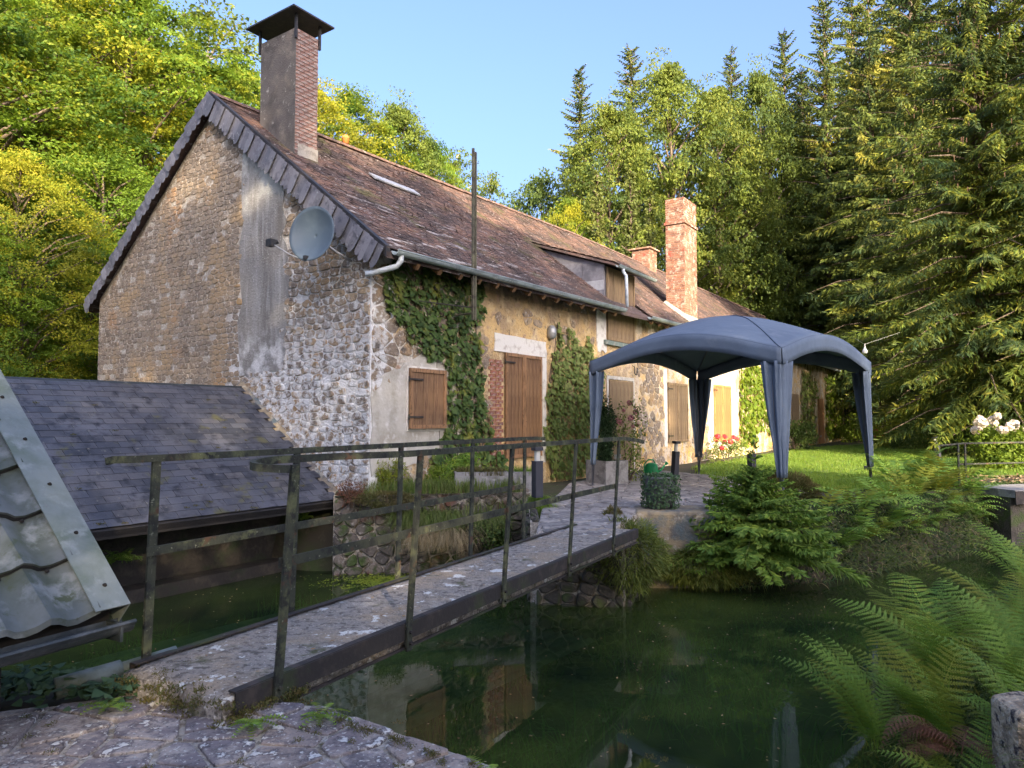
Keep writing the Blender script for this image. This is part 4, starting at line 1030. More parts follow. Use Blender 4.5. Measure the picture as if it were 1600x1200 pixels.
# ------------------------------------------------------------------ gazebo
GT = 'pavilion tent of blue grey canvas with arched edges and four curtained legs'
gw, gd = 3.95, 4.15
gang = math.atan2(-.70, .714)   # local x along the near edge (left to near corner)
Nn_ = Vector((4.36, 11.35))
gx = Vector((math.cos(R(-45)), math.sin(R(-45)))); gy = Vector((-gx.y, gx.x))
gc = Nn_ - gx * gw / 2 + gy * gd / 2
gzb = empty('gazebo', (gc.x, gc.y, 0), R(-45), GT, 'gazebo')
def canopy_z(u, v):
    q = (1 - u * u); p = (1 - v * v)
    return 2.48 + .37 * q ** 1.25 + .37 * p ** 1.25 + .20 * (1 - max(abs(u), abs(v))) + .012 * math.sin(9 * u) * math.sin(7 * v) * q * p
NGR = 28; vs = []; fs = []
for i in range(NGR + 1):
    for j in range(NGR + 1):
        u = -1 + 2 * i / NGR; v = -1 + 2 * j / NGR; vs.append((u * gw / 2, v * gd / 2, canopy_z(u, v)))
for i in range(NGR):
    for j in range(NGR): a = i * (NGR + 1) + j; fs.append((a, a + NGR + 1, a + NGR + 2, a + 1))
me = bpy.data.meshes.new('canopy'); me.from_pydata(vs, [], fs); me.shade_smooth(); cn = link('canopy', me, 'canvas', gzb)
md = cn.modifiers.new('s', 'SOLIDIFY'); md.thickness = .006
edges = [((-1, -1), (1, -1)), ((1, -1), (1, 1)), ((1, 1), (-1, 1)), ((-1, 1), (-1, -1))]
for (a, c) in edges:
    n = 40; vs = []; fs = []
    ox, oy = (a[0] + c[0]) / 2, (a[1] + c[1]) / 2
    for i in range(n + 1):
        t = i / n; u = a[0] + (c[0] - a[0]) * t; v = a[1] + (c[1] - a[1]) * t; z = canopy_z(u, v)
        hgt = .27 + .02 * math.sin(t * math.pi)
        for k in range(4):
            off = .012 + .012 * k * (.6 + .4 * math.sin(t * 23)) * .5
            vs.append((u * gw / 2 + ox * off, v * gd / 2 + oy * off, z + .004 - hgt * k / 3 * (1 if k < 3 else 1)))
    for i in range(n):
        for k in range(3): q = i * 4 + k; fs.append((q, q + 1, q + 5, q + 4))
    me = bpy.data.meshes.new('valance'); me.from_pydata(vs, [], fs); me.shade_smooth(); o = link('valance', me, 'canvas', gzb)
    md = o.modifiers.new('s', 'SOLIDIFY'); md.thickness = .005
# seams and arched frame poles
for (p, q) in (((-1, -1), (1, 1)), ((-1, 1), (1, -1))):
    MB().tube([((p[0] + (q[0] - p[0]) * t) * gw / 2, (p[1] + (q[1] - p[1]) * t) * gd / 2, canopy_z(p[0] + (q[0] - p[0]) * t, p[1] + (q[1] - p[1]) * t) - .03) for t in np.linspace(0.01, .99, 17)], .012, 6).build('arch_pole', 'gpole', gzb, True)
for (p, q) in (((-1, -1), (1, 1)), ((-1, 1), (1, -1)), ((-1, -1), (1, -1)), ((1, -1), (1, 1)), ((1, 1), (-1, 1)), ((-1, 1), (-1, -1))):
    MB().tube([((p[0] + (q[0] - p[0]) * t) * gw / 2, (p[1] + (q[1] - p[1]) * t) * gd / 2, canopy_z(p[0] + (q[0] - p[0]) * t, p[1] + (q[1] - p[1]) * t) + .004) for t in np.linspace(0.0, 1.0, 29)], .009, 5).build('seam', 'seam', gzb, True)
def leg(cxs, cys, base):
    px, py = cxs * gw / 2, cys * gd / 2
    lg = empty('leg', (px, py, 0), 0, None, None, None, gzb)
    # steel pole pair and foot
    for dx, dy in ((-.20 * cxs, -.03 * cys), (-.03 * cxs, -.20 * cys), (-.03 * cxs, -.03 * cys)):
        MB().tube([(dx, dy, 2.32), (dx * .75, dy * .75, 1.4), (dx * .35 - .02 * cxs, dy * .35 - .02 * cys, .55), (-.03 * cxs, -.03 * cys, base)], .013, 6).build('pole', 'gpole', lg, True)
    MB().box((-.03 * cxs - .022, -.03 * cys - .022, base + .45), (-.03 * cxs + .022, -.03 * cys + .022, base + .56)).build('clamp', 'steel', lg)
    MB().lathe([(0, base), (.06, base), (.06, base + .012), (.018, base + .02), (.018, base + .55), (0, base + .55)], 10, (-.03 * cxs, -.03 * cys, 0)).build('foot', 'gpole', lg)
    # gathered curtain, L shaped in plan, narrowing downward
    vs = []; fs = []; m = 61; nz = 18
    for k in range(nz + 1):
        t = k / nz; z = 2.28 - (2.28 - (base + .42)) * t
        wid = .24 * (1 - t) ** 1.1 + .13 + .015 * math.sin(t * 5)
        for i in range(m):
            q = -1 + 2 * i / (m - 1); fold = .034 * math.sin(q * 12 + t * 1.5 + cxs) * (1 - .35 * t) + .016 * math.sin(q * 27 + t * 4) * (1 - t)
            if q < 0: x, y = q * wid * cxs, -fold * cys
            else: x, y = -fold * cxs, -q * wid * cys
            if q < 0: y += 0
            vs.append((x, y, z))
    for k in range(nz):
        for i in range(m - 1): a = k * m + i; fs.append((a, a + 1, a + m + 1, a + m))
    me = bpy.data.meshes.new('curtain'); me.from_pydata(vs, [], fs); me.shade_smooth(); o = link('curtain', me, 'canvas', lg)
    md = o.modifiers.new('s', 'SOLIDIFY'); md.thickness = .004
leg(1, -1, -.03); leg(-1, -1, 0.0); leg(1, 1, -.05); leg(-1, 1, -.02)
# small hanging bulb on a wire beyond the tent
b = MB(); b.lathe([(0, 0), (.05, .02), (.06, .07), (.03, .13), (.015, .18), (0, .19)], 10);b.tube([(0, 0, .18), (0, 0, .24)], .012, 5); b.tube([(-1.3, -2.2, .12), (0, 0, .23), (2.6, 3.2, .9)], .0025, 4)
o = b.build('hanging_bulb', 'lens'); o.location = (8.3, 16.5, 2.85); tag(o, 'small white bulb hanging on a wire behind the right side of the tent', 'lamp')

# ------------------------------------------------------------------ small garden objects
def bollard(x, y, z, h, lamp, label, tilt=0.0):
    e = empty('bollard_light', (x, y, z), .5, label, 'garden light', 'bollard lights along the path'); e.rotation_euler = (tilt, tilt * .5, .5)
    MB().box((-.065, -.065, 0), (.065, .065, h * (.72 if lamp else 1))).build('post', 'bollard', e, bevel=.006)
    if lamp:
        b = MB(); b.lathe([(0, h * .72), (.045, h * .72), (.045, h * .92), (0, h * .92)], 12); b.build('lens', 'lens', e)
        MB().box((-.068, -.068, h * .921), (.068, .068, h * .99)).build('cap', 'bollard', e)
bollard(3.72, 16.2, -.03, .86, True, 'black bollard light leaning beside the green watering can', .06)
bollard(4.95, 14.6, -.03, .64, False, 'short black square post between the watering can and the middle tent leg')
bollard(.38, 10.62, .16, .76, True, 'dark bollard light beside the concrete trough on the ledge')
bollard(14.2, 23.5, -.05, .78, True, 'leaning bollard light at the back of the lawn below the dark shrub', -.12)
bollard(9.2, 18.3, -.05, .16, False, 'very low dark stub post in the lawn behind the right tent leg')
# watering can
wc = empty('watering_can', (3.33, 16.9, -.03), .2, 'green plastic watering can with its spout to the right', 'watering can')
b = MB(); b.lathe([(0, 0), (.15, 0), (.165, .03), (.16, .20), (.13, .28), (.06, .31), (0, .315)], 20); b.build('body', 'can', wc, True)
MB().tube([(.13, 0, .07), (.25, 0, .14), (.36, 0, .27)], [.03, .024, .016], 8).build('spout', 'can', wc, True)
b = MB(); b.tube([(.36, 0, .26), (.40, 0, .31)], [.02, .045], 10); b.build('rose', 'can', wc)
MB().tube([(.10, 0, .28), (.05, 0, .38), (-.08, 0, .38), (-.18, 0, .28), (-.18, 0, .12), (-.15, 0, .06)], .017, 8).build('handle', 'can', wc, True)

# ------------------------------------------------------------------ plant generators
def ivy_patch(name, poly, label, cat, mat, frame, dens=260, size=.095, depth=.10, parent_loc=None, edge=.12):
    """leaves over a polygon on a wall; frame(a,z,h)->3D with outward h"""
    e = empty(name, frame(poly[0][0], poly[0][1], 0), 0, label, cat)
    xs_ = [p[0] for p in poly]; zs_ = [p[1] for p in poly]
    n = int((max(xs_) - min(xs_)) * (max(zs_) - min(zs_)) * dens); P = []; Dn = []; SZ = []
    for _ in range(n):
        a = random.uniform(min(xs_) - edge, max(xs_) + edge); z = random.uniform(min(zs_) - edge, max(zs_) + edge)
        ja = a + .22 * mnoise.noise(Vector((a * 2.2, z * 2.2, 1))); jz = z + .22 * mnoise.noise(Vector((a * 2.2, z * 2.2, 9)))
        if not inpoly(ja, jz, poly): continue
        if mnoise.noise(Vector((a * 3.2, z * 3.2, 5))) < -.42 and random.random() < .7: continue
        lump = .5 + .5 * mnoise.noise(Vector((a * 2.8, z * 2.0, 4)))
        h = .015 + depth * lump * random.random() ** .6
        P.append((a, z, h)); SZ.append(size * random.choice([.45, .7, .9, 1.1, 1.35]) * random.uniform(.85, 1.15))
    P = np.array(P); n = len(P)
    o3 = np.array([frame(a, z, h) for a, z, h in P]); ax = np.array(frame(1, 0, 0)) - np.array(frame(0, 0, 0)); ay = np.array(frame(0, 0, 1)) - np.array(frame(0, 0, 0))
    th = NR.normal(0, .75, n); Dd = np.cos(th)[:, None] * np.array([0, 0, -1]) + np.sin(th)[:, None] * ax + ay * NR.uniform(.0, .55, n)[:, None]
    Nm = unit(ay + np.array([0, 0, .45]) + NR.normal(0, .33, (n, 3)))
    V = ivy_leaves(o3, Dd, Nm, np.array(SZ)); V = V - np.array(e.location)
    me = np_mesh('leaves', V); me.materials.append(MT[mat]); o = link('leaves', me, None, e); tag(o, kind='stuff')
    # stems
    b = MB()
    for _ in range(int(4 + (max(xs_) - min(xs_)) * 3)):
        a = random.uniform(min(xs_), max(xs_)); z = min(zs_); pts = []
        while z < max(zs_):
            if inpoly(a, z, poly): pts.append(Vector(frame(a, z, .015)) - e.location)
            z += .18; a += random.uniform(-.07, .07)
        if len(pts) > 2: b.tube(pts, .009, 5)
    if b.v: b.build('stems', 'bark', e)
    return e
fw = lambda a, z, h: H(a, -h, z)
ivy_patch('ivy', [(.22, 3.95), (.22, 3.45), (.42, 3.1), (.70, 2.75), (1.15, 2.45), (1.78, 2.25), (1.82, 1.2), (1.5, .6), (1.4, .1), (3.6, .1), (3.6, .65), (3.1, 1.1), (2.98, 2.1), (2.72, 2.9), (2.75, 3.75), (2.9, 3.95), (2.3, 4.1), (1.2, 3.95), (.5, 3.98)],
          'broad dark green ivy climbing to the eaves between house corner and first tall shutters', 'ivy', 'ivy', fw, 430, .10, .13)
ivy_patch('ivy', [(5.35, .05), (5.05, .9), (5.22, 1.9), (5.38, 2.5), (5.55, 2.9), (5.72, 3.75), (5.85, 3.0), (6.1, 3.1), (6.3, 3.45), (6.5, 3.0), (6.9, 3.0), (7.2, 3.5), (7.32, 3.0), (7.6, 2.8), (7.9, 2.35), (7.8, .05)],
          'paler ivy with upright fingers between the tall shutters and the plank door', 'ivy', 'ivy_light', fw, 560, .085, .14)
ivy_patch('ivy', [(19.0, .3), (18.9, 3.2), (21, 3.55), (23.8, 3.3), (24.2, .6), (22, .9), (21, .5)], 'bright sunlit climber on the far wall behind the near tent leg', 'climber', 'vine', fw, 130, .17, .2)
ivy_patch('ivy', [(28.9, .2), (29.2, 3.7), (31.5, 3.8), (32.6, 3.4), (33.0, 2.6), (31.8, 1.8), (32.4, .2)], 'grey green ivy round the pale doorway seen through the right side of the tent', 'ivy', 'ivy_light', fw, 90, .17, .2)
ivy_patch('ivy', [(35, .2), (35, 3.9), (38.8, 3.8), (39.8, 2.0), (40.4, .2)], 'bright green climber on the last sunny stretch of wall', 'climber', 'vine', fw, 80, .2, .3)

def shrub(name, x, y, z, rx, ry, h, label, cat, mat, n=3000, lsz=.07, group=None, stems=5, up=.4, flat=.6, clumps=26):
    e = empty(name, (x, y, z), 0, label, cat, group)
    cc = []
    for _ in range(clumps):
        a = random.uniform(0, 6.283); r = math.sqrt(random.random()) * .8; hh = random.uniform(.12, .95) * (1 - .35 * r)
        cc.append((math.cos(a) * r * rx, math.sin(a) * r * ry, hh * h, random.uniform(.22, .42)))
    cc = np.array(cc); ci = NR.integers(0, clumps, n); c = cc[ci]
    d = unit(NR.normal(0, 1, (n, 3))); rad = (.55 + .45 * NR.random(n) ** .5)[:, None] * c[:, 3:4]
    P = c[:, :3] + d * rad * np.array([rx, ry, h * .75]) ; P[:, 2] = np.maximum(P[:, 2], .01)
    Nm = unit(d * .7 + np.array([0, 0, up]) + NR.normal(0, .35, (n, 3))); Dd = unit(NR.normal(0, 1, (n, 3)) + d * .6 - np.array([0, 0, .25]))
    me = np_mesh('foliage', leaves(P, Dd, Nm, lsz * NR.uniform(.6, 1.3, n), lsz * flat * NR.uniform(.7, 1.2, n))); me.materials.append(MT[mat])
    tag(link('foliage', me, None, e), kind='stuff')
    b = MB()
    for k in range(stems):
        c_ = cc[k]; b.tube([(c_[0] * .1, c_[1] * .1, -.05), (c_[0] * .5, c_[1] * .5, c_[2] * .5), tuple(c_[:3])], [.02 * h ** .5, .014 * h ** .5, .006], 6)
    b.build('stem', 'bark', e)
    return e
def flowers(e, n, rx, ry, z0, z1, mat, size, name='blossom', petals=10):
    g = NR.integers(0, 10000)
    V = []
    k = 12
    d = unit(NR.normal(0, 1, (60, 3))); P = d * size * .5
    me = np_mesh(name, leaves(P, np.cross(d, NR.normal(0, 1, (60, 3))), d, np.full(60, size * .55), np.full(60, size * .5))); me.materials.append(MT[mat])
    for i in range(n):
        a = random.uniform(0, 6.28); r = math.sqrt(random.random()); o = link(name, me, None, e)
        o.location = (rx * r * math.cos(a), ry * r * math.sin(a), random.uniform(z0, z1)); s = random.uniform(.7, 1.2); o.scale = (s, s, s * .8); o.rotation_euler = (random.random() * 3, random.random() * 3, 0)

# sprays of a conifer branch: returns arrays of diamond needles clumps
def branch_needles(o, d, L, droop, nseg, twig, wd, nl, rise=0.0, hang=.25):
    """vectorised herringbone: o origin, d horizontal dir"""
    t = (np.arange(nseg) + .6) / nseg; d = np.array(d); side = np.array([-d[1], d[0], 0.0])
    ax = o + d * (t * L)[:, None]; ax[:, 2] += rise * L * t - droop * L * t ** 1.6 + .10 * L * np.maximum(t - .7, 0)
    out = []
    P = []; Dd = []; Ln = []
    for sgn in (-1, 1):
        tl = twig * (1.05 - t * .85) * NR.uniform(.7, 1.2, nseg)
        dd = unit(d * .75 + sgn * side + np.array([0, 0, -hang]) + NR.normal(0, .12, (nseg, 3)))
        for k in range(nl):
            f = k / nl; P.append(ax + dd * (tl * f)[:, None]); 
            q = unit(dd + NR.normal(0, .35, (nseg, 3)) + np.array([0, 0, -.25])); Dd.append(q); Ln.append(np.full(nseg, twig / nl * (2.0 if nl < 5 else 2.6)) * (1.1 - .4 * t))
    P.append(ax); Dd.append(np.tile(unit(d + np.array([0, 0, .12])), (nseg, 1))); Ln.append(np.full(nseg, L / nseg * 1.9))
    return np.concatenate(P), np.concatenate(Dd), np.concatenate(Ln)
def spruce_mesh(Hh, Rr, base, whorl, nb, nseg, nl, wd, mat, droop=.35, seed=1, shape=.85, hang=.45):
    global NR
    keep = NR; NR = np.random.default_rng(seed); rs = random.Random(seed)
    P = []; Dd = []; Ln = []; br_ = MB(); z = base; k = 0
    while z < Hh * .985:
        f = (z - base) / (Hh - base); L0 = Rr * ((1 - f) ** shape) * (.86 + .14 * math.sin(k * 2.1)) + .12
        if f < .12: L0 *= .82 + 1.5 * f
        n = max(4, int(nb * (1 - f * .45)))
        for i in range(n):
            a = i * 6.283 / n + k * 1.1 + rs.uniform(-.25, .25); L = L0 * rs.uniform(.62, 1.15); d = (math.cos(a), math.sin(a), 0.0)
            ds = max(4, int(nseg * (L / Rr) ** .6)); dr = droop * (1 - f * .9) * rs.uniform(.7, 1.3)
            p, q, l = branch_needles(np.array([0, 0, z + rs.uniform(-.5, .5) * whorl]), d, L, dr, ds, max(.28 * L, .25), wd, nl, rise=.10 + .5 * f, hang=hang)
            P.append(p); Dd.append(q); Ln.append(l)
            if i % 2 == 0: br_.tube([(0, 0, z), (d[0] * L * .5, d[1] * L * .5, z + (.10 + .5 * f) * L * .5 - dr * L * .33), (d[0] * L * .9, d[1] * L * .9, z + (.10 + .5 * f) * L * .9 - dr * L * .85)], [.05, .03, .008], 4, False)
        z += whorl * (1 - .35 * f); k += 1
    P = np.concatenate(P); Dd = np.concatenate(Dd); Ln = np.concatenate(Ln); n = len(P)
    oo = unit(np.stack([P[:, 0], P[:, 1], P[:, 0] * 0], 1) + 1e-5)
    Nm = unit(np.array([0, 0, .55]) + oo * .75 + NR.normal(0, .5, (n, 3)))
    V = leaves(P, Dd, Nm, Ln, wd * NR.uniform(.7, 1.4, n))
    # hue varies branch by branch, on top of the single sprays
    rv = (NR.random(n) * .55 + .45 * (.5 + .5 * np.sin(P[:, 0] * 2.1 + P[:, 2] * 1.7)) ) % 1.0
    me = np_mesh('crown', V, rv); me.materials.append(MT[mat])
    tr = MB(); tr.tube([(0, 0, -.6), (0, 0, Hh * .3), (0, 0, Hh * .96)], [Hh * .013 + .05, Hh * .010, .02], 9); tr.v, tr.f = tr.v, tr.f
    tme = tr.mesh('trunk', True); tme.materials.append(MT['bark'])
    bme = br_.mesh('limbs'); bme.materials.append(MT['bark'])
    NR = keep
    return me, tme, bme
def broad_mesh(Hh, Rr, base, nclump, nleaf, lsz, mat, seed=1, flat=.55, csz=.24, barkm='bark', spread=1.0, layer=.5, density_in=.55):
    global NR
    keep = NR; NR = np.random.default_rng(seed); rs = random.Random(seed)
    cc = []; limbs = MB()
    limbs.tube([(0, 0, -.6), (.05 * Rr, 0, Hh * .3), (-.03 * Rr, .05 * Rr, Hh * .62), (0, 0, Hh * .92)], [Hh * .016 + .03, Hh * .013, Hh * .007, .02], 8)
    for i in range(nclump):
        f = (i + rs.random()) / nclump; z = base + (Hh - base) * (.03 + .95 * f)
        prof = math.sin(math.pi * min(.98, (.16 + .84 * f) ** 1.15)) ** .62
        a = i * 2.399 + rs.uniform(-.4, .4); r = Rr * prof * rs.uniform(density_in, 1.0) * spread
        if f > .93: r *= .35
        s = csz * Rr * rs.uniform(.7, 1.35)
        cc.append((math.cos(a) * r, math.sin(a) * r, z, s))
        if i % 2 == 0: limbs.tube([(0, 0, max(base * .8, z - r * .8)), (math.cos(a) * r * .5, math.sin(a) * r * .5, z - r * .25), (math.cos(a) * r, math.sin(a) * r, z)], [.05 * Rr / 3, .035 * Rr / 3, .01], 5, False)
    cc = np.array(cc); n = nclump * nleaf; ci = np.repeat(np.arange(nclump), nleaf); c = cc[ci]
    outd = unit(np.stack([c[:, 0], c[:, 1], np.zeros(n)], 1) + 1e-4)
    # several flat sprays inside each clump
    ns = 6; so_ = NR.normal(0, .5, (nclump, ns, 3)) * np.array([1, 1, .55]); si = NR.integers(0, ns, n)
    P = c[:, :3] + so_[ci, si] * c[:, 3:4] + NR.normal(0, .34, (n, 3)) * c[:, 3:4] * np.array([1, 1, .28]) 
    rr = np.hypot(P[:, 0] - c[:, 0], P[:, 1] - c[:, 1]); P[:, 2] -= .25 * rr * rr / c[:, 3]
    Nm = unit(np.array([0, 0, layer * 1.3]) + outd * .8 + NR.normal(0, .5, (n, 3))); Dd = unit(outd * .6 + NR.normal(0, .7, (n, 3)) - np.array([0, 0, .35]))
    V = leaves(P, Dd, Nm, lsz * NR.uniform(.6, 1.35, n), lsz * flat * NR.uniform(.7, 1.3, n))
    rv = (NR.random(n) * .4 + .6 * NR.random(nclump)[ci])
    me = np_mesh('crown', V, rv); me.materials.append(MT[mat])
    lme = limbs.mesh('trunk', True); lme.materials.append(MT[barkm])
    NR = keep
    return me, lme, None
def tree(kind, meshes, x, y, z, s, rz, label, cat, group=None, sxy=None):
    e = empty(kind, (x, y, z), rz, label, cat, group); e.scale = (sxy or s, sxy or s, s)
    link('crown', meshes[0], None, e); link('trunk', meshes[1], None, e)
    if meshes[2]: tag(link('limbs', meshes[2], None, e), kind='stuff')
    return e
def at(px, d): return ((px - 800) / 1100 * d, d)
def top_z(py, d): return 1.35 + (653 - py) * d / 1100
BM = {
 'beech': broad_mesh(16, 4.6, 1.2, 120, 480, .15, 'beech', 11, csz=.20),
 'beech2': broad_mesh(16, 4.2, .8, 120, 480, .15, 'beech', 12, csz=.19),
 'lime': broad_mesh(10, 3.4, .3, 150, 340, .105, 'lime', 13, csz=.20),
 'lime2': broad_mesh(10, 3.6, .3, 150, 340, .105, 'beech', 14, csz=.20),
 'yellow': broad_mesh(16, 4.2, 1.0, 110, 460, .15, 'lime', 18, csz=.20),
 'alder': broad_mesh(18, 4.4, 2.0, 150, 320, .20, 'alder', 15, csz=.22),
 'airy': broad_mesh(16, 3.6, 3.0, 60, 150, .20, 'alder', 16, csz=.22, barkm='palebark'),
 'dark': broad_mesh(12, 3.6, .5, 110, 220, .18, 'darkleaf', 17, csz=.24),
}
SM = {
 'spruce': spruce_mesh(28, 4.2, 2.5, .62, 9, 17, 5, .10, 'spruce', .45, 21, .66, hang=.75),
 'spruce2': spruce_mesh(28, 4.6, 3.0, .66, 9, 17, 5, .105, 'spruce', .58, 22, .60, hang=.9),
 'hero': spruce_mesh(24, 4.6, 2.2, .54, 10, 25, 8, .050, 'herospruce', .60, 23, .66, hang=1.15),
 'young': spruce_mesh(10, 2.0, .3, .34, 8, 13, 2, .09, 'larch', .10, 24, .9, hang=.05),
}
def put(kind, mk, px, d, py, hb, label, cat, group=None, sxy=None, dict_=None, rz=None, zoff=-.1):
    x, y = at(px, d); z = ground(x, y) + zoff; m = (BM.get(mk) or SM.get(mk)); s = (top_z(py, d) - z) / hb
    return tree(kind, m, x, y, z, s, random.uniform(0, 6.28) if rz is None else rz, label, cat, group, sxy=sxy)
G1 = 'broadleaf trees on the wooded slope left of the house'
put('broadleaf_tree', 'lime', 20, 17.5, 230, 10, 'yellow green leafy tree at the left edge just above the shed roof', 'tree', G1)
put('broadleaf_tree', 'lime2', 150, 21, 225, 10, 'low yellowish tree touching the left eave of the gable', 'tree', G1, .95)
put('broadleaf_tree', 'beech', -60, 21, -60, 16, 'bright golden tree crown in the top left corner', 'tree', G1, 1.05)
put('broadleaf_tree', 'yellow', 50, 25, -90, 16, 'tall layered beech second from the left edge, its crown out of the picture', 'tree', G1, 1.15)
put('broadleaf_tree', 'beech2', 190, 26, -60, 16, 'tall layered beech above the left slope of the gable', 'tree', G1, 1.15)
put('broadleaf_tree', 'beech', 265, 29, 60, 16, 'beech directly behind the peak of the gable', 'tree', G1, 1.0)
put('broadleaf_tree', 'airy', 315, 36, -10, 16, 'thin pale crowned tree against the sky left of the chimney cowl', 'tree', G1, 1.5)
put('broadleaf_tree', 'beech2', 360, 31, 75, 16, 'leafy tree just left of the grey chimney', 'tree', G1, 1.0)
put('broadleaf_tree', 'yellow', 470, 33, 105, 16, 'golden green tree behind the brick face of the tall chimney', 'tree', G1, 1.0)
put('broadleaf_tree', 'beech', 545, 36, 125, 16, 'bright green tree right of the chimney above the orange ridge vent', 'tree', G1, .95)
put('broadleaf_tree', 'alder', 620, 40, 150, 18, 'grey green tree above the middle of the near roof', 'tree', G1, .8)
put('broadleaf_tree', 'beech2', 670, 41, 205, 16, 'mid green tree left of the iron pole', 'tree', G1, .75)
put('broadleaf_tree', 'airy', 712, 45, 222, 16, 'thin tree with pale stem just left of the iron pole top', 'tree', G1, .85)
put('broadleaf_tree', 'airy', 765, 46, 262, 16, 'light airy tree fading into the sky right of the iron pole', 'tree', G1, .8)
G2 = 'tall spruces behind and right of the house'; G3 = 'leafy trees between the spruces'
put('spruce_tree', 'spruce', 908, 54, 88, 28, 'slender spruce standing alone at the left end of the conifer wood', 'tree', G2)
put('spruce_tree', 'spruce2', 990, 58, 52, 28, 'spruce with the highest tip above the leafy crowns left of the brick chimney', 'tree', G2)
put('broadleaf_tree', 'alder', 955, 47, 150, 18, 'sunlit rounded leafy tree right of the lone slender spruce', 'tree', G3, .95)
put('broadleaf_tree', 'alder', 1050, 49, 80, 18, 'tallest leafy crown above the slim brick chimney', 'tree', G3, 1.05)
put('broadleaf_tree', 'alder', 1125, 51, 120, 18, 'leafy crown to the upper right of the slim brick chimney', 'tree', G3, 1.0)
put('broadleaf_tree', 'dark', 845, 52, 265, 12, 'small dark green tree low in the gap of sky', 'tree', G3, 1.3)
put('broadleaf_tree', 'lime2', 890, 40, 300, 10, 'bright round sapling right of the sky gap above the dormer', 'tree', G3, .85)
put('young_conifer', 'young', 935, 39, 262, 10, 'first slim young conifer above the dormer roof', 'tree', 'young conifers above the dormer', .95)
put('young_conifer', 'young', 988, 38, 255, 10, 'second slim young conifer, left of the slim brick chimney', 'tree', 'young conifers above the dormer', .95)
put('young_conifer', 'young', 1018, 44, 300, 10, 'dull young conifer squeezed against the slim brick chimney', 'tree', 'young conifers above the dormer', .95)
put('broadleaf_tree', 'alder', 1195, 55, 95, 18, 'leafy crown between two spruces above the far roof end', 'tree', G3, .95)
put('spruce_tree', 'spruce2', 1345, 60, -80, 28, 'tall spruce above the right corner of the tent', 'tree', G2, 1.2)
put('spruce_tree', 'spruce', 1410, 50, -120, 28, 'tall spruce left of the big near spruce', 'tree', G2, 1.2)
put('spruce_tree', 'spruce', 1150, 62, 62, 28, 'spruce tip rising behind the leafy crowns right of the brick chimney', 'tree', G2)
put('spruce_tree', 'spruce2', 1125, 53, 250, 28, 'shorter spruce just right of the slim brick chimney', 'tree', G2, .72)
put('spruce_tree', 'spruce', 1185, 54, 190, 28, 'middle sized spruce above the far end of the roof', 'tree', G2, .82)
put('spruce_tree', 'spruce2', 1235, 58, 25, 28, 'thin topped spruce above the far end of the roof', 'tree', G2, 1.05)
put('spruce_tree', 'spruce', 1300, 52, -60, 28, 'tall spruce above the right part of the tent roof', 'tree', G2, 1.05)
put('spruce_tree', 'spruce2', 1262, 56, 90, 28, 'dark spruce rising behind the end of the farmhouse', 'tree', G2, 1.0)
put('spruce_tree', 'spruce2', 1372, 41, -90, 28, 'dark spruce with bare lower stem right of the tent', 'tree', G2, .95)
put('spruce_tree', 'spruce', 1440, 33, -200, 28, 'dense dark spruce with its black trunk at the lawn edge', 'tree', G2, .95)
put('spruce_tree', 'hero', 1540, 25, -330, 24, 'big near spruce with sunlit drooping boughs on the right', 'tree', G2, 1.10, rz=.4)
put('spruce_tree', 'hero', 1690, 23, -330, 24, 'big near spruce partly cut off by the right edge', 'tree', G2, 1.0, rz=2.4)
# woodland massed farther back
def wood(label, spots, mk, name='woodland', sc=1.0):
    e = empty(name, (spots[0][0], spots[0][1], 0), 0, label, 'woodland')
    first = True
    for (x, y, h, hb) in spots:
        m = (BM.get(mk) or SM.get(mk)); o = link('far_crowns', m[0], None, e); o['kind'] = 'stuff'
        o.location = (x - spots[0][0], y - spots[0][1], ground(x, y) - .2); s = h / hb; o.scale = (s * sc, s * sc, s); o.rotation_euler = (0, 0, random.random() * 6)
wood('leafy wood massed up the slope on the far left', [(*at(-20, 34), 17, 16), (*at(110, 36), 17, 16), (*at(240, 38), 15, 16), (*at(370, 42), 14, 16), (*at(-150, 28), 16, 16), (*at(-330, 24), 16, 16), (*at(60, 48), 20, 16), (*at(480, 45), 13, 16), (*at(570, 48), 14, 16), (*at(180, 50), 20, 16)], 'beech2')
wood('undergrowth of leafy bushes filling the slope behind the slate roof', [(*at(-80, 16), 5, 10), (*at(70, 20), 5.5, 10), (*at(130, 22.5), 6, 10), (*at(-20, 24), 7, 10), (*at(190, 27), 6, 10), (*at(-200, 16), 6, 10), (*at(100, 28), 8, 10)], 'lime2', 'undergrowth', 1.25)
wood('dark conifer wood behind the first row of spruces', [(*at(1200, 72), 28, 28), (*at(1080, 70), 24, 28), (*at(1340, 66), 32, 28), (*at(1420, 60), 34, 28), (*at(1500, 50), 32, 28), (*at(1600, 44), 30, 28), (*at(1700, 38), 30, 28), (*at(1270, 75), 32, 28), (*at(1460, 42), 30, 28), (*at(1560, 36), 28, 28), (*at(1330, 52), 26, 28), (*at(1400, 48), 26, 28)], 'spruce2')
wood('bushes closing the lawn under the spruces', [(*at(1300, 62), 6, 12), (*at(1480, 34), 5, 12), (*at(1370, 50), 5, 12), (*at(1560, 30), 5, 12), (*at(1640, 28), 5, 12), (*at(1430, 44), 4.5, 12)], 'dark', 'undergrowth', 1.3)
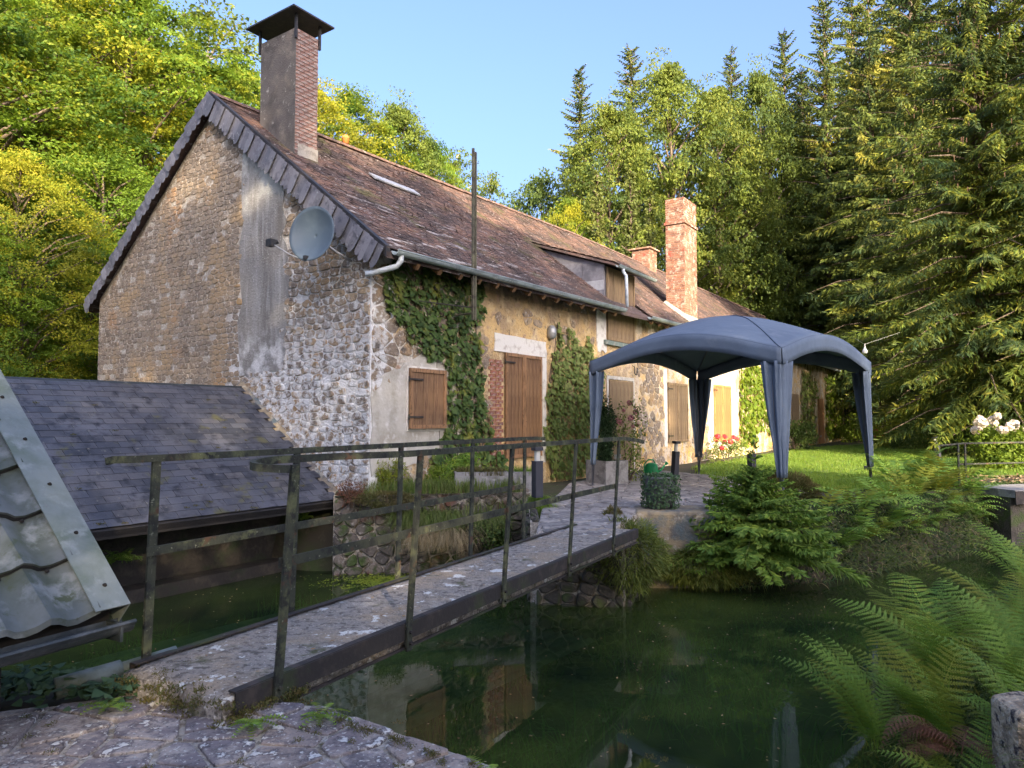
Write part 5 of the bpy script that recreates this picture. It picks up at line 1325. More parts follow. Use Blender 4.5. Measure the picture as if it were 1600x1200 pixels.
# trees behind the viewer whose shade lies over bridge, gable and tent
SHN = Vector((SUN_X, SUN_Y)).normalized(); SQ = Vector((-SHN.y, SHN.x))
def shade_tree(q, dist, h, mk, hb, sxy=1.0):
    p = SHN * dist + SQ * q; x, y = p.x, p.y; z = ground(x, y) - .1; s = (h - z) / hb
    tree('broadleaf_tree' if mk != 'spruce' else 'spruce_tree', BM.get(mk) or SM.get(mk), x, y, z, s, random.random() * 6, 'tall tree on the slope behind the viewer', 'tree', 'trees behind the viewer', sxy=sxy)
for q, dist, h, mk, hb, sx in [(-21, 24, 20, 'beech2', 16, 1.3), (-17, 20, 20, 'beech', 16, 1.3), (-12.5, 23, 20.5, 'beech2', 16, 1.3), (-8, 20, 21, 'beech', 16, 1.3), (-3.5, 22, 21.5, 'beech2', 16, 1.3), (0.5, 20, 22, 'beech', 16, 1.1),
                               (4.0, 20, 21.6, 'beech2', 16, .95), (6.8, 21, 20.8, 'beech', 16, .8), (9.2, 20, 19.3, 'beech2', 16, .7), (11.4, 20, 18.4, 'beech', 16, .6), (12.9, 21, 17.4, 'beech2', 16, .36), (-10, 27, 21, 'yellow', 16, 1.3), (5, 26, 22, 'yellow', 16, .95), (10, 25, 19, 'yellow', 16, .6)]:
    shade_tree(q, dist, h, mk, hb, sx)
# near spruce cones
def cones(n, px, d, rr, z0, z1):
    x, y = at(px, d); e = empty('spruce_cones', (x, y, z0), 0, 'brown cones hanging in the top of the near spruce', 'cones')
    P = []
    for _ in range(n):
        z = random.uniform(z0, z1); f = 1 - (z - z0) / (z1 - z0) * .55; a = random.uniform(math.pi * .85, math.pi * 1.9); r = rr * f * random.uniform(.6, .95); P.append((math.cos(a) * r, math.sin(a) * r, z - z0))
    b = MB()
    for p in P: b.tube([(p[0], p[1], p[2]), (p[0], p[1], p[2] - .16)], [.016, .008], 5)
    o = b.build('cones', 'cone', e); o['kind'] = 'stuff'
cones(150, 1540, 25, 3.6, 9, 16.5)

# ------------------------------------------------------------------ grass
def blades(name, spots, h, mat, label=None, kind='stuff', lean=.35, wd=.012, cat=None, per=9, spread=.05, parent=None):
    S_ = np.array(spots); n = len(S_) * per; P = np.repeat(S_, per, 0).astype(float); P[:, :2] += NR.normal(0, spread, (n, 2))
    a = NR.uniform(0, 6.283, n); d = np.stack([np.cos(a), np.sin(a), np.zeros(n)], 1); ln = h * NR.uniform(.5, 1.25, n); l = NR.uniform(.1, 1, n) * lean
    side = np.stack([-d[:, 1], d[:, 0], np.zeros(n)], 1) * (wd * NR.uniform(.6, 1.3, n))[:, None] * .5
    m = P + d * (ln * l * .35)[:, None]; m[:, 2] += ln * .6 * (1 - .15 * l); t = P + d * (ln * l)[:, None]; t[:, 2] += ln * (1 - .75 * l ** 2)
    V1 = np.stack([P - side, P + side, m + side * .8, m - side * .8], 1); V2 = np.stack([m - side * .8, m + side * .8, t + side * .1, t - side * .1], 1)
    r = NR.random(n); me = np_mesh(name, np.concatenate([V1, V2]), np.concatenate([r, r])); me.materials.append(MT[mat])
    o = link(name, me, None, parent); tag(o, label, cat, None, kind); return o
sp = []
LAWN = [(4.6, 14.6), (5.6, 13.0), (8.4, 14.0), (10.5, 16.6), (16, 18.2), (30, 20), (24, 32), (19, 38), (14, 33), (8.2, 24.6), (5.2, 20), (4.6, 17.5)]
b = MB(); b.add([(x, y, ground(x, y) + .035) for x, y in LAWN], [tuple(range(len(LAWN)))]); lw = b.build('lawn', 'lawn'); tag(lw, kind='structure')
for _ in range(30000):
    y = 13 + 22 * random.random() ** 1.5; x = random.uniform(4.5, 24)
    if inpoly(x, y, LAWN): sp.append((x, y, ground(x, y) + .02))
blades('lawn_grass', sp, .10, 'grass', None, 'stuff', .7, .016, None, 5, .07)

# ------------------------------------------------------------------ ferns
def frond_mesh(L, W, npair, npin, rise, mat, seed, curl=1.9):
    rs = np.random.default_rng(seed); n = 26; th = R(rise); p = np.zeros(3); pts = [p.copy()]; tan = []
    bend = curl * rs.uniform(.8, 1.15); sway = rs.uniform(-.25, .25)
    for i in range(n):
        a = th - bend * ((i + .5) / n) ** 1.25; yaw = sway * (i / n) ** 1.5; d = np.array([math.cos(a) * math.cos(yaw), math.cos(a) * math.sin(yaw), math.sin(a)]); tan.append(d); p = p + d * L / n; pts.append(p.copy())
    pts = np.array(pts); tan = np.array(tan + [tan[-1]])
    V = []
    for k in range(npair):
        t = .10 + .90 * (k + .5) / npair; i = min(int(t * n), n - 1); f = t * n - i; o = pts[i] * (1 - f) + pts[i + 1] * f; tg = tan[i]
        side = unit(np.cross(np.array([0, 0, 1.0]), tg)); nm = unit(np.cross(tg, side))
        w_ = W * (math.sin(math.pi * (.13 + .87 * t) ** .82) ** .8) * rs.uniform(.9, 1.08) + .006
        for sg in (-1, 1):
            d = unit(side * sg + tg * .42 - nm * rs.uniform(.02, .22)); wid = min(L / npair * (.62 if npin == 0 else .60), w_ * .26) + .002
            if npin == 0:
                b_ = unit(np.cross(d, nm)); V.append([o, o + d * w_ * .35 + b_ * wid * .55, o + d * w_, o + d * w_ * .35 - b_ * wid * .55])
            else:
                b_ = unit(np.cross(d, nm)); e = unit(d * .45 + b_); e2 = unit(d * .45 - b_); m = max(3, int(npin * w_ / W) + 1)
                V.append([o, o + d * w_ * .5 + b_ * .0022, o + d * w_, o + d * w_ * .5 - b_ * .0022])
                for q in range(m):
                    s = (q + .35) / m; c = o + d * w_ * s - nm * .012 * s * s; ll = wid * .62 * (1.1 - s) ** .6; h = w_ / m * .46
                    for ee in (e, e2): V.append([c - d * h, c + ee * ll * .55 + d * h * .2 - d * h * .9, c + ee * ll, c + ee * ll * .35 + d * h])
    # rachis as narrow quads
    for i in range(n):
        side = unit(np.cross(np.array([0, 0, 1.0]), tan[i])); w0 = .004 * (1.1 - i / n); w1 = .004 * (1.1 - (i + 1) / n); V.append([pts[i] - side * w0, pts[i] + side * w0, pts[i + 1] + side * w1, pts[i + 1] - side * w1])
    V = np.array(V); me = np_mesh('frond', V, rs.random() + rs.random(len(V)) * .25); me.materials.append(MT[mat]); return me
FN = [frond_mesh(.95, .15, 22, 10, 76 + 3 * i, 'fern', 30 + i, 1.15 + .25 * i) for i in range(3)]
FN.append(frond_mesh(.9, .15, 20, 10, 74, 'fern_yellow', 39, 1.3))  # yellow frond mixed in, its colour stands for soft light on shaded ferns
FY = [frond_mesh(.90, .140, 21, 10, 80, 'fern_yellow', 41, 1.3)]
FB = [frond_mesh(.55, .10, 20, 6, 60, 'fern_brown', 45, 2.6)]
MNs = [frond_mesh(1.0, .20, 15, 0, 60 + 7 * i, 'bank_fern', 50 + i, 1.35 + .3 * i) for i in range(3)]
MYs = [frond_mesh(1.0, .19, 14, 0, 66, 'fern_yellow', 60, 1.7), frond_mesh(1.0, .19, 14, 0, 58, 'fern_yellow', 61, 1.3)]
def fern(x, y, z, n, s, sets, label, group, bias=None, tiltmin=0):
    e = empty('fern', (x, y, z), 0, label, 'fern', group)
    for i in range(n):
        me = random.choice(sets); o = link('frond', me, None, e); a = i * 6.283 / n + random.uniform(-.3, .3)
        if bias is not None and random.random() < .6: a = bias + random.uniform(-1.0, 1.0)
        k = s * random.uniform(.62, 1.1); o.scale = (k, k * random.uniform(.85, 1.1), k * random.uniform(.8, 1.25)); o.rotation_euler = (random.uniform(-.2, .2), random.uniform(-.25, .25), a); o.location = (random.uniform(-.05, .05), random.uniform(-.05, .05), 0)
    return e
GF = 'ferns in the near right corner'
for x, y, z, n, s, st, lb, bi in [
    (2.62, 4.15, -.60, 11, .86, FN + FY, 'leftmost fern of the near corner, fronds reaching out over the water', 2.7),
    (3.0, 4.75, -.50, 11, 1.0, FN + FY, 'tall bright fern of the near corner, its tip standing highest', 2.2),
    (3.25, 4.3, -.42, 11, .85, FN + FY, 'dark green fern in the middle of the near corner', 2.0),
    (3.75, 5.05, -.40, 11, .90, FN + FY, 'yellow tinged fern behind the middle of the near corner', 1.8),
    (4.35, 5.6, -.35, 11, 1.0, FY + FN, 'upright yellowing fern at the right edge of the picture', 1.6),
    (2.85, 3.75, -.50, 13, .70, FN, 'fern beside the pale stone post at the bottom right', 2.2),
    (2.4, 3.55, -.75, 10, .55, FN, 'small fern low at the bottom edge by the water', 2.6),
    (4.9, 6.5, -.35, 10, .9, FN, 'fern at the right edge above the other near ferns', 2.0),
    (2.45, 4.55, -.80, 12, .80, FN, 'fern lowest over the water, leftmost tips of the near corner', 2.6),
    (3.55, 3.9, -.40, 10, .8, FN, 'fern at the right edge just above the pale stone post', 1.5)]:
    fern(x - .16, y, z + .06, n + 1, s * 1.14, st, lb, GF, bi)
fern(2.30, 3.72, -.38, 15, .80, FB, 'withered red brown fern hanging among the green ones', None, 3.0)
GB = 'ferns along the far bank'
bank = [(4.35, 10.6, -.5), (4.75, 11.0, -.3), (5.25, 11.15, -.45), (5.65, 11.6, -.3), (6.15, 11.75, -.45), (6.5, 12.3, -.2), (7.0, 12.35, -.4), (7.35, 12.95, -.15), (7.9, 13.0, -.4), (8.2, 13.6, -.1), (8.75, 13.75, -.35), (9.1, 14.3, -.1), (7.6, 14.0, 0), (8.5, 14.7, 0)]
side_ = ['beside the small spruce', 'right behind the small spruce', 'low over the water right of the small spruce', 'below the brown moss mound', 'third along the waterline', 'below the right rear tent leg', 'fourth along the waterline', 'upright, in the middle of the bank', 'fifth along the waterline', 'in the tall clump right of the tent', 'sixth along the waterline', 'last before the small far bridge', 'behind the clump, nearest the right tent leg', 'at the back of the tall clump by the lawn']
for i, (x, y, z) in enumerate(bank):
    fern(x, y, z - .02, 14, random.uniform(.95, 1.25), MNs + MYs[:i % 2] + (MYs * 3 if i in (3, 7, 8, 9, 11) else []), 'bank fern ' + side_[i], GB, None)
low = [(4.9, 10.62), (5.45, 11.0), (5.95, 11.35), (6.6, 11.85), (7.2, 12.3), (7.9, 12.8), (8.6, 13.4), (9.3, 14.0)]
for i, (x, y) in enumerate(low):
    fern(x, y, -.60 + .06 * (i % 3), 12, random.uniform(.62, .85), MNs + MYs[:i % 2], '%s low fern at the far waterline, counted from the young spruce' % ['first', 'second', 'third', 'fourth', 'fifth', 'sixth', 'seventh', 'last'][i], 'low ferns at the waterline', -1.0)
# small hanging ferns under the outbuilding eave
for i, (x, y) in enumerate([(-3.3, 1.22), (-3.05, 1.25), (-.35, 1.1)]):
    p = H(x, y, 0); fern(p[0], p[1], -.52 if i < 2 else -.30, 9, .42, MNs, ['hanging fern on the dark wall under the slate roof', 'second hanging fern on the dark wall under the slate roof', 'bright fern hanging at the outbuilding corner by the retaining wall'][i], 'hanging ferns over the left water', A_ + math.pi * 1.5)

# ------------------------------------------------------------------ bank plants
def small_spruce():
    m = spruce_mesh(14.5, 16.5, .2, .70, 10, 24, 5, .36, 'youngspruce', .30, 77, .85, hang=.3); m2 = spruce_mesh(7, 3.6, .2, 1.0, 5, 9, 3, .26, 'youngspruce', -.1, 78, 1.3, hang=-.1)
    e = empty('young_spruce', (3.42, 10.05, -.52), .6, 'small wide young spruce on the pond bank right of the stone block', 'tree'); e.scale = (.088, .088, .082); e.rotation_euler = (.05, -.04, .6)
    link('crown', m[0], None, e); link('trunk', m[1], None, e); tag(link('limbs', m[2], None, e), kind='stuff'); o = link('leader', m2[0], None, e); o.location = (0, 0, 11.0); o.scale = (1, 1, 1.35); o = link('stem', m2[1], None, e); o.location = (0, 0, 11.0); o.scale = (1, 1, 1.35)
small_spruce()
def tufty(name, x, y, z, rx, ry, h, label, cat, mat, n, ln, wd, down=.3):
    """shaggy mound of narrow sprigs that droop outward"""
    e = empty(name, (x, y, z), 0, label, cat)
    d = unit(NR.normal(0, 1, (n, 3)) + np.array([0, 0, .15])); rad = (.55 + .45 * NR.random(n) ** .5)[:, None]
    lump = np.array([1 + .28 * mnoise.noise(Vector((q[0] * 2.2, q[1] * 2.2, q[2] * 2.2))) for q in d])[:, None]
    P = d * rad * lump * np.array([rx, ry, h]); Dd = unit(d + NR.normal(0, .45, (n, 3)) + np.array([0, 0, .25 - down]) ); Nm = unit(NR.normal(0, .6, (n, 3)) + np.array([0, 0, 1.0]))
    me = np_mesh('foliage', leaves(P, Dd, Nm, ln * NR.uniform(.6, 1.4, n), wd * NR.uniform(.7, 1.3, n)), (.5 + .5 * np.sin(P[:, 0] * 9 + P[:, 2] * 7)) * .5 + .5 * NR.random(n)); me.materials.append(MT[mat]); tag(link('foliage', me, None, e), kind='stuff')
    MB().tube([(0, 0, -h * .6), (0, 0, h * .3)], [.03, .01], 6).build('stem', 'bark', e)
    return e
tufty('hanging_bush', 1.50, 9.3, -.46, .52, .46, .46, 'shaggy olive green bush hanging at the end of the bridge', 'bush', 'juniper', 9000, .085, .012, .7)
tufty('hanging_bush', 2.75, 9.95, -.72, .75, .28, .26, 'olive moss and grass skirt over the water below the small spruce', 'bush', 'juniper', 8000, .09, .012, .9)
tufty('hanging_bush', 1.42, 10.0, -.12, .16, .16, .2, 'brownish moss cushion between path edge and stone block', 'moss', 'moss', 2500, .05, .01, .3)
tufty('moss_mound', 4.7, 12.2, .08, .55, .4, .30, 'brown and green mossy mound by the near tent leg', 'mound', 'moss', 12000, .07, .012, .1)
tufty('bank_growth', 3.3, 4.9, -.75, .9, .9, .35, 'low dark growth under the near corner ferns', 'undergrowth', 'juniper', 9000, .07, .010, .4)
tufty('bank_growth', 4.6, 6.2, -.6, 1.1, .9, .32, 'low dark growth at the right edge under the ferns', 'undergrowth', 'juniper', 8000, .08, .011, .4)
def drape(name, line, z0, n, L, mat, wid=.006):
    seg = [(line[i], line[i + 1]) for i in range(len(line) - 1)]; ls = np.array([math.dist(a, b) for a, b in seg]); pr = ls / ls.sum()
    si = NR.choice(len(seg), n, p=pr); t = NR.random(n); A = np.array([seg[i][0] for i in si]); B = np.array([seg[i][1] for i in si]); dd = unit(np.concatenate([B - A, np.zeros((n, 1))], 1))
    out_ = np.stack([dd[:, 1], -dd[:, 0], np.zeros(n)], 1)
    dep = NR.random(n); P = np.concatenate([A + (B - A) * t[:, None], np.zeros((n, 1))], 1) + out_ * (dep * .42 - .16)[:, None]; P[:, 2] = z0 + .02 - (1.02 + z0) * np.clip((dep * .42 - .10) / .30, 0, 1) ** 1.2
    d = unit(out_ * NR.uniform(.1, 1.0, (n, 1)) + dd * NR.normal(0, .5, (n, 1)) + np.array([0, 0, 1.0]) * NR.uniform(.1, 1.1, (n, 1))); prev = P; Ls = L * NR.uniform(.4, 1.2, n); sd = unit(np.cross(d, np.array([0, 0, 1.0]) + NR.normal(0, .3, (n, 3)))) * wid; out = []
    for k in range(4):
        nx = prev + unit(d) * (Ls / 4)[:, None]; w0 = sd * (1 - k * .22); w1 = sd * (1 - (k + 1) * .22); out.append(np.stack([prev - w0, prev + w0, nx + w1, nx - w1], 1)); prev = nx; d = unit(d) + np.array([0, 0, -.55])
    r = NR.random(n); me = np_mesh(name, np.concatenate(out), np.tile(r, 4)); me.materials.append(MT[mat]); return tag(link(name, me, None), kind='stuff')
RB = [(3.0, 10.12), (4.3, 10.4), (5.8, 11.3), (7.7, 12.6), (10.6, 15.1), (13, 16.1), (18, 16.4)]
drape('bank_grass', RB, -.05, 3200, .24, 'wildgrass', .007); drape('bank_sprigs', RB, -.05, 7000, .13, 'cypress', .014); drape('bank_leaves', RB, -.05, 7000, .10, 'darkleaf', .022); drape('bank_dry_grass', RB, -.15, 900, .30, 'drygrass', .006)
NB = [(13, 10.3), (8.8, 9.0), (5.9, 7.3), (3.6, 5.1), (2.45, 3.4), (2.15, 2.2)]
drape('near_bank_grass', NB, -.30, 7000, .26, 'wildgrass', .005); drape('near_bank_sprigs', NB, -.30, 5000, .16, 'juniper', .005)
# ledge at the house corner
sp = [(random.uniform(-2.3, .1), 0, 0) for _ in range(900)]
def ledge_y(x): return 10.9 + (x + 2.7) / 3.0 * .5
blades('ledge_grass', [(x, ledge_y(x) - random.uniform(-.5, .12), .17 if random.random() < .7 else -.15) for x, _, _ in sp], .22, 'wildgrass', None, 'stuff', .6, .010, None, 7, .04)
def hang_grass(name, x, y, z, n, L, mat, label, w_=.5):
    e = empty(name, (x, y, z), 0, label, 'grass tuft'); a = NR.uniform(math.pi * .95, math.pi * 2.05, n); V = []
    st = np.stack([NR.uniform(-w_, w_, n), NR.uniform(-.1, .1, n), NR.uniform(-.12, .08, n)], 1); prev = st; d = np.stack([np.cos(a) * .6, np.sin(a) * .7, np.ones(n) * .9], 1); Ls = L * NR.uniform(.5, 1.1, n)
    sd = unit(np.stack([-np.sin(a), np.cos(a), np.zeros(n)], 1)) * .005
    out = []
    for k in range(5):
        nx = prev + unit(d) * (Ls / 5)[:, None]; w0 = sd * (1 - k * .18); w1 = sd * (1 - (k + 1) * .18); out.append(np.stack([prev - w0, prev + w0, nx + w1, nx - w1], 1)); prev = nx; d = unit(d) + np.array([0, 0, -.62])
    r = NR.random(n); me = np_mesh('blades', np.concatenate(out), np.tile(r, 5)); me.materials.append(MT[mat]); tag(link('blades', me, None, e), kind='stuff'); return e
hang_grass('grass_tuft', -1.15, 10.95, -.50, 1500, .62, 'drygrass', 'straw coloured dry grass drooping to the water left of the bridge', .42)
hang_grass('grass_tuft', -1.3, 11.0, -.22, 1500, .45, 'wildgrass', 'green grass tuft above the dry straw grass', .5)
hang_grass('grass_tuft', -.35, 11.1, -.25, 800, .40, 'wildgrass', 'dark green grass tuft close to the far end of the left railing', .25)
hang_grass('grass_tuft', .42, 10.9, .02, 700, .36, 'grass', 'fresh bright green grass at the left edge of the path', .16)
tufty('ledge_moss', -1.9, 10.75, .12, .5, .14, .10, 'rusty brown moss on top of the retaining wall', 'moss', 'moss', 4500, .04, .009, .3)
shrub('ledge_weeds', -1.95, 11.25, .12, .35, .2, .62, 'feathery light green weeds at the foot of the whitewashed corner', 'weeds', 'fern_yellow', 2600, .07, up=.2, flat=.22)
shrub('ledge_weeds', -1.2, 11.5, .12, .35, .2, .45, 'yellow green weeds below the square shutter', 'weeds', 'vine', 1800, .06, up=.2, flat=.3)
shrub('ledge_weeds', -2.45, 10.85, .02, .22, .15, .40, 'reddish dry weed leaning over the corner of the slate roof', 'weeds', 'fern_brown', 900, .05, up=.2, flat=.25)
shrub('ivy_bush', -.3, 10.98, -.62, .3, .22, .42, 'dark ivy clump low beside the bridge', 'ivy', 'ivy', 1600, .06)
# concrete troughs
def trough(x, y, z, wx, wy, h, rz, label, plant, pm='moss'):
    e = empty('planter', (x, y, z), rz, label, 'planter'); b = MB(); t = .035
    b.box((-wx / 2, -wy / 2, 0), (wx / 2, -wy / 2 + t, h)); b.box((-wx / 2, wy / 2 - t, 0), (wx / 2, wy / 2, h)); b.box((-wx / 2, -wy / 2 + t, 0), (-wx / 2 + t, wy / 2 - t, h)); b.box((wx / 2 - t, -wy / 2 + t, 0), (wx / 2, wy / 2 - t, h)); b.box((-wx / 2 + t, -wy / 2 + t, 0), (wx / 2 - t, wy / 2 - t, t)); b.build('trough', 'concrete', e, bevel=0)
    MB().box((-wx / 2 + t, -wy / 2 + t, t), (wx / 2 - t, wy / 2 - t, h - .04)).build('soil', 'ground', e)
    return e
trough(-.52, 11.55, .16, .84, .34, .32, .12, 'mossy concrete trough with rusty grass, left of the pair on the ledge', None)
trough(.14, 11.62, .10, .52, .36, .38, .1, 'plain concrete trough with sparse grass, right of the pair on the ledge', None)
blades('trough_plants', [(random.uniform(-.9, -.14), 11.55 + random.uniform(-.14, .14), .42) for _ in range(260)], .13, 'moss', None, 'stuff', .8, .010, None, 8, .03)
blades('trough_plants', [(random.uniform(-.1, .38), 11.62 + random.uniform(-.14, .14), .42) for _ in range(100)], .15, 'grass', None, 'stuff', .8, .008, None, 5, .03)
shrub('fern_clump', -.75, 11.9, .1, .5, .2, .75, 'feathery green plants behind the troughs', 'plants', 'fern', 2200, .07, up=.2, flat=.25)
trough(1.98, 14.75, -.03, .62, .62, .50, .6, 'large square concrete planter holding a dark columnar evergreen', None)
shrub('columnar_evergreen', 1.98, 14.75, .40, .22, .22, 1.35, 'dark columnar evergreen growing in the square planter', 'shrub', 'cypress', 9000, .06, up=.6, flat=.35, clumps=40)
rb = shrub('rose_bush', 2.5, 15.3, -.03, .42, .4, 1.9, 'loose rose bush with pink blooms behind the left tent leg', 'rose', 'ivy_light', 900, .07, up=.3, clumps=30)
flowers(rb, 9, .35, .3, 1.2, 1.95, 'petal_p', .09)
# ivy covered pot on the block
pt = empty('ivy_pot', (2.2, 10.5, .02), 0, 'dark round pot overgrown with small leaved ivy on the stone block', 'plant pot')
MB().lathe([(0, 0), (.20, 0), (.235, .30), (.245, .44), (.25, .47), (.225, .47), (.22, .42), (0, .40)], 24).build('pot', 'pot', pt, True)
n = 1500; a = NR.uniform(0, 6.283, n); zz = NR.random(n); keepm = (np.cos(a + 2.2) > -.45 + .9 * (1 - zz) * 0) | (zz > .9); a = a[keepm]; zz = zz[keepm]; n = len(a)
rr_ = .245 + NR.uniform(.0, .05, n); P = np.stack([np.cos(a) * rr_, np.sin(a) * rr_, .02 + zz * .46], 1); N_ = unit(np.stack([np.cos(a), np.sin(a), np.full(n, .3)], 1) + NR.normal(0, .3, (n, 3)))
V1 = ivy_leaves(P, NR.normal(0, .6, (n, 3)) + np.array([0, 0, -1.0]), N_, .034 * NR.uniform(.6, 1.3, n))
m = 500; a = NR.uniform(0, 6.283, m); q = np.sqrt(NR.random(m)) * .25; P = np.stack([np.cos(a) * q, np.sin(a) * q, .45 + NR.uniform(0, .05, m)], 1); V2 = ivy_leaves(P, NR.normal(0, 1, (m, 3)), unit(np.array([0, 0, 1.0]) + NR.normal(0, .4, (m, 3))), .036 * NR.uniform(.6, 1.3, m))
me = np_mesh('leaves', np.concatenate([V1, V2])); me.materials.append(MT['groundivy']); tag(link('leaves', me, None, pt), kind='stuff')
# flower shrubs by the facade and beyond
p = H(14.6, -.9); fb = shrub('flowering_shrub', p[0], p[1], -.05, .7, .5, .9, 'green shrub with a few red blooms below the orange shutters', 'shrub', 'ivy_light', 1500, .07); flowers(fb, 9, .6, .4, .3, .95, 'petal_r', .11)
p = H(24.5, -.8); shrub('wall_shrub', p[0], p[1], -.05, .9, .6, 1.3, 'soft grey green shrub at the wall seen right of the near tent leg', 'shrub', 'darkleaf', 2200, .11)
p = H(37.0, -1.5); shrub('wall_shrub', p[0], p[1], -.05, 1.2, .9, 1.9, 'bright green shrub against the far wall end', 'shrub', 'vine', 2200, .14)
p = H(33, -3.0); fb = shrub('flowering_plant', p[0], p[1], -.05, .8, .6, 1.0, 'yellow leaved plant with red flowers left of the right tent leg', 'plant', 'lime', 1200, .13); flowers(fb, 14, .6, .4, .4, .8, 'petal_r', .14)
for px, d, h, r, lb, mt_ in [(1395, 33, 2.0, 1.3, 'bright green bush in the opening under the spruces', 'fern_yellow'), (1480, 27, 1.9, 1.7, 'broad dark green laurel bush left of the white blooms', 'darkleaf'), (1540, 25, 1.7, 1.3, 'dark leafy bush directly behind the white blooms', 'darkleaf'), (1430, 31, 1.5, 1.2, 'low dark bush in shade beside the spruce trunk', 'darkleaf')]:
    x, y = at(px, d); shrub('bush', x, y, ground(x, y), r, r * .8, h, lb, 'bush', mt_, 4200, .12, None)
x, y = at(1572, 19); hb_ = shrub('hydrangea', x, y, -.05, 1.0, .9, 1.25, 'yellow green hydrangea with cream white flower heads', 'hydrangea', 'vine', 4500, .10)
flowers(hb_, 16, .9, .8, 1.05, 1.45, 'petal_w', .19)
x, y = at(1665, 19); hb_ = shrub('hydrangea', x, y, -.05, 1.0, .9, 1.35, 'second hydrangea at the right edge with cream flower heads', 'hydrangea', 'vine', 4000, .10); flowers(hb_, 12, .9, .8, 1.1, 1.5, 'petal_w', .19)
# small far footbridge with railing
fb2 = empty('small_footbridge', (9.35, 13.3, 0), .25, 'small grey footbridge with thin railing at the right edge beyond the ferns', 'footbridge')
MB().box((0, -.1, -.14), (4.5, .9, .0)).build('slab', 'concrete', fb2); MB().box((0, -.115, -.26), (4.5, -.1, -.02)).build('beam', 'rust', fb2)
MB().box((.0, .0, -1.5), (.9, .8, -.141)).build('pier', 'darkbank', fb2)
for xx in (-.15, .02, 1.6, 3.2): MB().box((xx - .018, .95, -.05), (xx + .018, .975, .82)).build('post', 'rail', fb2)
MB().bar([(-.6, .96, .80), (0, .96, .84), (4.5, .96, .86)], .012, .035).build('top_rail', 'rail', fb2)
MB().bar([(-.15, .98, .42), (4.5, .98, .44)], .010, .03).build('middle_rail', 'rail', fb2)
# fallen leaves under the far railing, on the bridge deck, roof moss
def scatter(name, pts, sz, mat, tiltn=.3):
    P = np.array(pts); n = len(P); me = np_mesh(name, leaves(P, NR.normal(0, 1, (n, 3)) * np.array([1, 1, .1]), unit(np.array([0, 0, 1.0]) + NR.normal(0, tiltn, (n, 3))), sz * NR.uniform(.5, 1.3, n), sz * .6 * NR.uniform(.6, 1.2, n))); me.materials.append(MT[mat]); return tag(link(name, me, None), kind='stuff')
scatter('fallen_leaves', [(random.uniform(9.5, 13.5), random.uniform(14.6, 16.4), .03) for _ in range(1500)], .07, 'litter')
scatter('deck_leaves', [BR(random.uniform(2.6, 8), random.uniform(N0 + .06, N1 - .06), .010) for _ in range(46)], .035, 'litter', .15)
scatter('path_leaves', [(random.uniform(.6, 4.5), random.uniform(9, 15), .03) for _ in range(160)], .04, 'litter', .2)
def moss_bits(name, pts, r, mat='moss', parent=None, per=40):
    P = np.repeat(np.array(pts), per, 0) + NR.normal(0, 1, (len(pts) * per, 3)) * np.array([r, r, r * .25]); n = len(P)
    me = np_mesh(name, leaves(P, NR.normal(0, .7, (n, 3)) + np.array([0, 0, .8]), NR.normal(0, 1, (n, 3)), np.full(n, r * .9), np.full(n, r * .35))); me.materials.append(MT[mat]); return tag(link(name, me, None, parent), kind='stuff')
moss_bits('roof_moss', [H(-.4 - random.random() * 5.5, EY + t * math.cos(sang), EZ2 + t * math.sin(sang) + .02) for t in [slen * random.random() ** 2.2 * .9 for _ in range(46)]], .022)
moss_bits('deck_edge_moss', [BR(S0 + random.uniform(-.05, .25), N0 + random.random() * .85, random.uniform(-.12, -.01)) for _ in range(170)] + [BR(S0 + random.uniform(.0, .5), N1 + .03, random.uniform(-.2, -.08)) for _ in range(50)], .022)
moss_bits('joint_moss', [(x, y, -.10) for x, y in [(random.uniform(-2.6, .8), random.uniform(2.4, 3.5)) for _ in range(60)]] + [(-.97 + .94 * t, 3.57 - .65 * t + random.uniform(-.06, .02), -.10) for t in np.random.rand(50) * 1.6], .013)
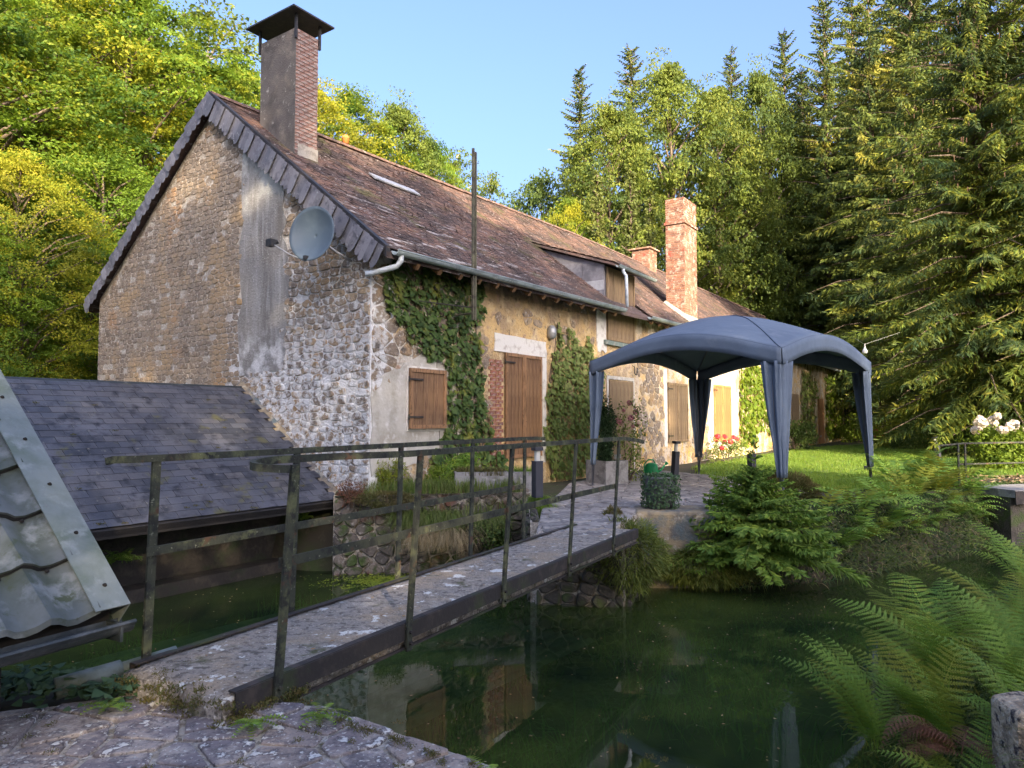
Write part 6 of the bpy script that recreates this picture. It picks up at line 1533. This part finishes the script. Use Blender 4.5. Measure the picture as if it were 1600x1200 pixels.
# ground ivy, weeds and grass round the near bridge end
n = 620; P = np.stack([NR.uniform(-2.85, -1.95, n), 3.80 + NR.normal(.04, .10, n), -.10 + NR.uniform(0, .07, n)], 1)
V = ivy_leaves(P, NR.normal(0, 1, (n, 3)) * np.array([1, 1, .2]), unit(np.array([0, -.25, 1.0]) + NR.normal(0, .35, (n, 3))), .055 * NR.uniform(.5, 1.3, n))
gi = empty('ground_ivy', (-2.2, 3.6, -.1), 0, 'blue green ivy creeping on the ground left of the bridge end', 'ivy'); me = np_mesh('leaves', V - np.array(gi.location)); me.materials.append(MT['groundivy']); tag(link('leaves', me, None, gi), kind='stuff')
hang_grass('grass_tuft', -1.95, 4.05, -.12, 90, .26, 'drygrass', 'thin dry grass beside the shed gutter', .12)
def rosette(x, y, z, label):
    e = empty('weed', (x, y, z), 0, label, 'weed')
    for i in range(10):
        V = []; a = i * .7 + random.uniform(-.2, .2); L = random.uniform(.10, .17); w0 = .014; rise = random.uniform(.15, .7)
        for k in range(9):
            t = (k + .5) / 9; c = np.array([t * L, 0, L * (rise * t - .5 * t * t)])
            V.append([c - [L / 18, 0, 0], c + [0, w0 * .25, 0], c + [L / 18, 0, 0], c - [0, w0 * .25, 0]])
            for sg in (-1, 1): V.append([c - [.006, 0, 0], c + np.array([-.004, sg * w0 * 1.5 * math.sin(math.pi * t) ** .5 + sg * .004, .003]), c + [.008, 0, 0], c])
        me = np_mesh('leaf', np.array(V)); me.materials.append(MT['vine'] if i % 2 else MT['fern']); o = link('leaf', me, None, e); o.rotation_euler = (0, 0, a)
rosette(-1.22, 3.38, -.085, 'jagged leaved weed at the near foot of the first bridge post'); rosette(-.92, 3.48, -.09, 'small weed on the paving edge right of the bridge end')
rosette(-2.0, 3.58, -.09, 'small bright weed left of the mossy bridge end'); rosette(-.1, 2.93, -.10, 'tiny weed on the paving edge at the bottom of the picture')
# pale stone post bottom right
b = MB(); b.prism([(2.39 + x, 3.42 + y, -1.4) for x, y in ((0, 0), (.16, -.05), (.33, -.02), (.37, .2), (.2, .3), (.03, .24))], (.01, .0, 1.35)); sp_ = b.build('stone_post', 'stump', None, bevel=.03)
tag(sp_, 'pale weathered stone post cut by the bottom right corner', 'stone post')
# algae mat and weeds in the water
ap = []
while len(ap) < 5200:
    x = random.gauss(-1.45, .50); y = random.gauss(10.45, .22)
    if y < 10.98 and mnoise.noise(Vector((x * 3, y * 5, 2))) > -.22: ap.append((x, y, WZ + .004 + random.random() * .006))
scatter('floating_algae', ap, .045, 'algae', .12)
scatter('floating_leaves', [(x, y, WZ + .004) for x, y in [(random.uniform(-6, 9), random.uniform(3.2, 14)) for _ in range(1300)] if inpoly(x, y, POND)], .030, 'litter', .08)
wsp = []
for _ in range(2600):
    x = random.uniform(-6, 10); y = random.uniform(3.5, 14)
    if inpoly(x, y, POND) and mnoise.noise(Vector((x * .6, y * .6, 2))) > -.05: wsp.append((x, y, -1.72))
blades('water_weeds', wsp, .42, 'submerged', None, 'stuff', 1.2, .02, None, 8, .12)
#MORE
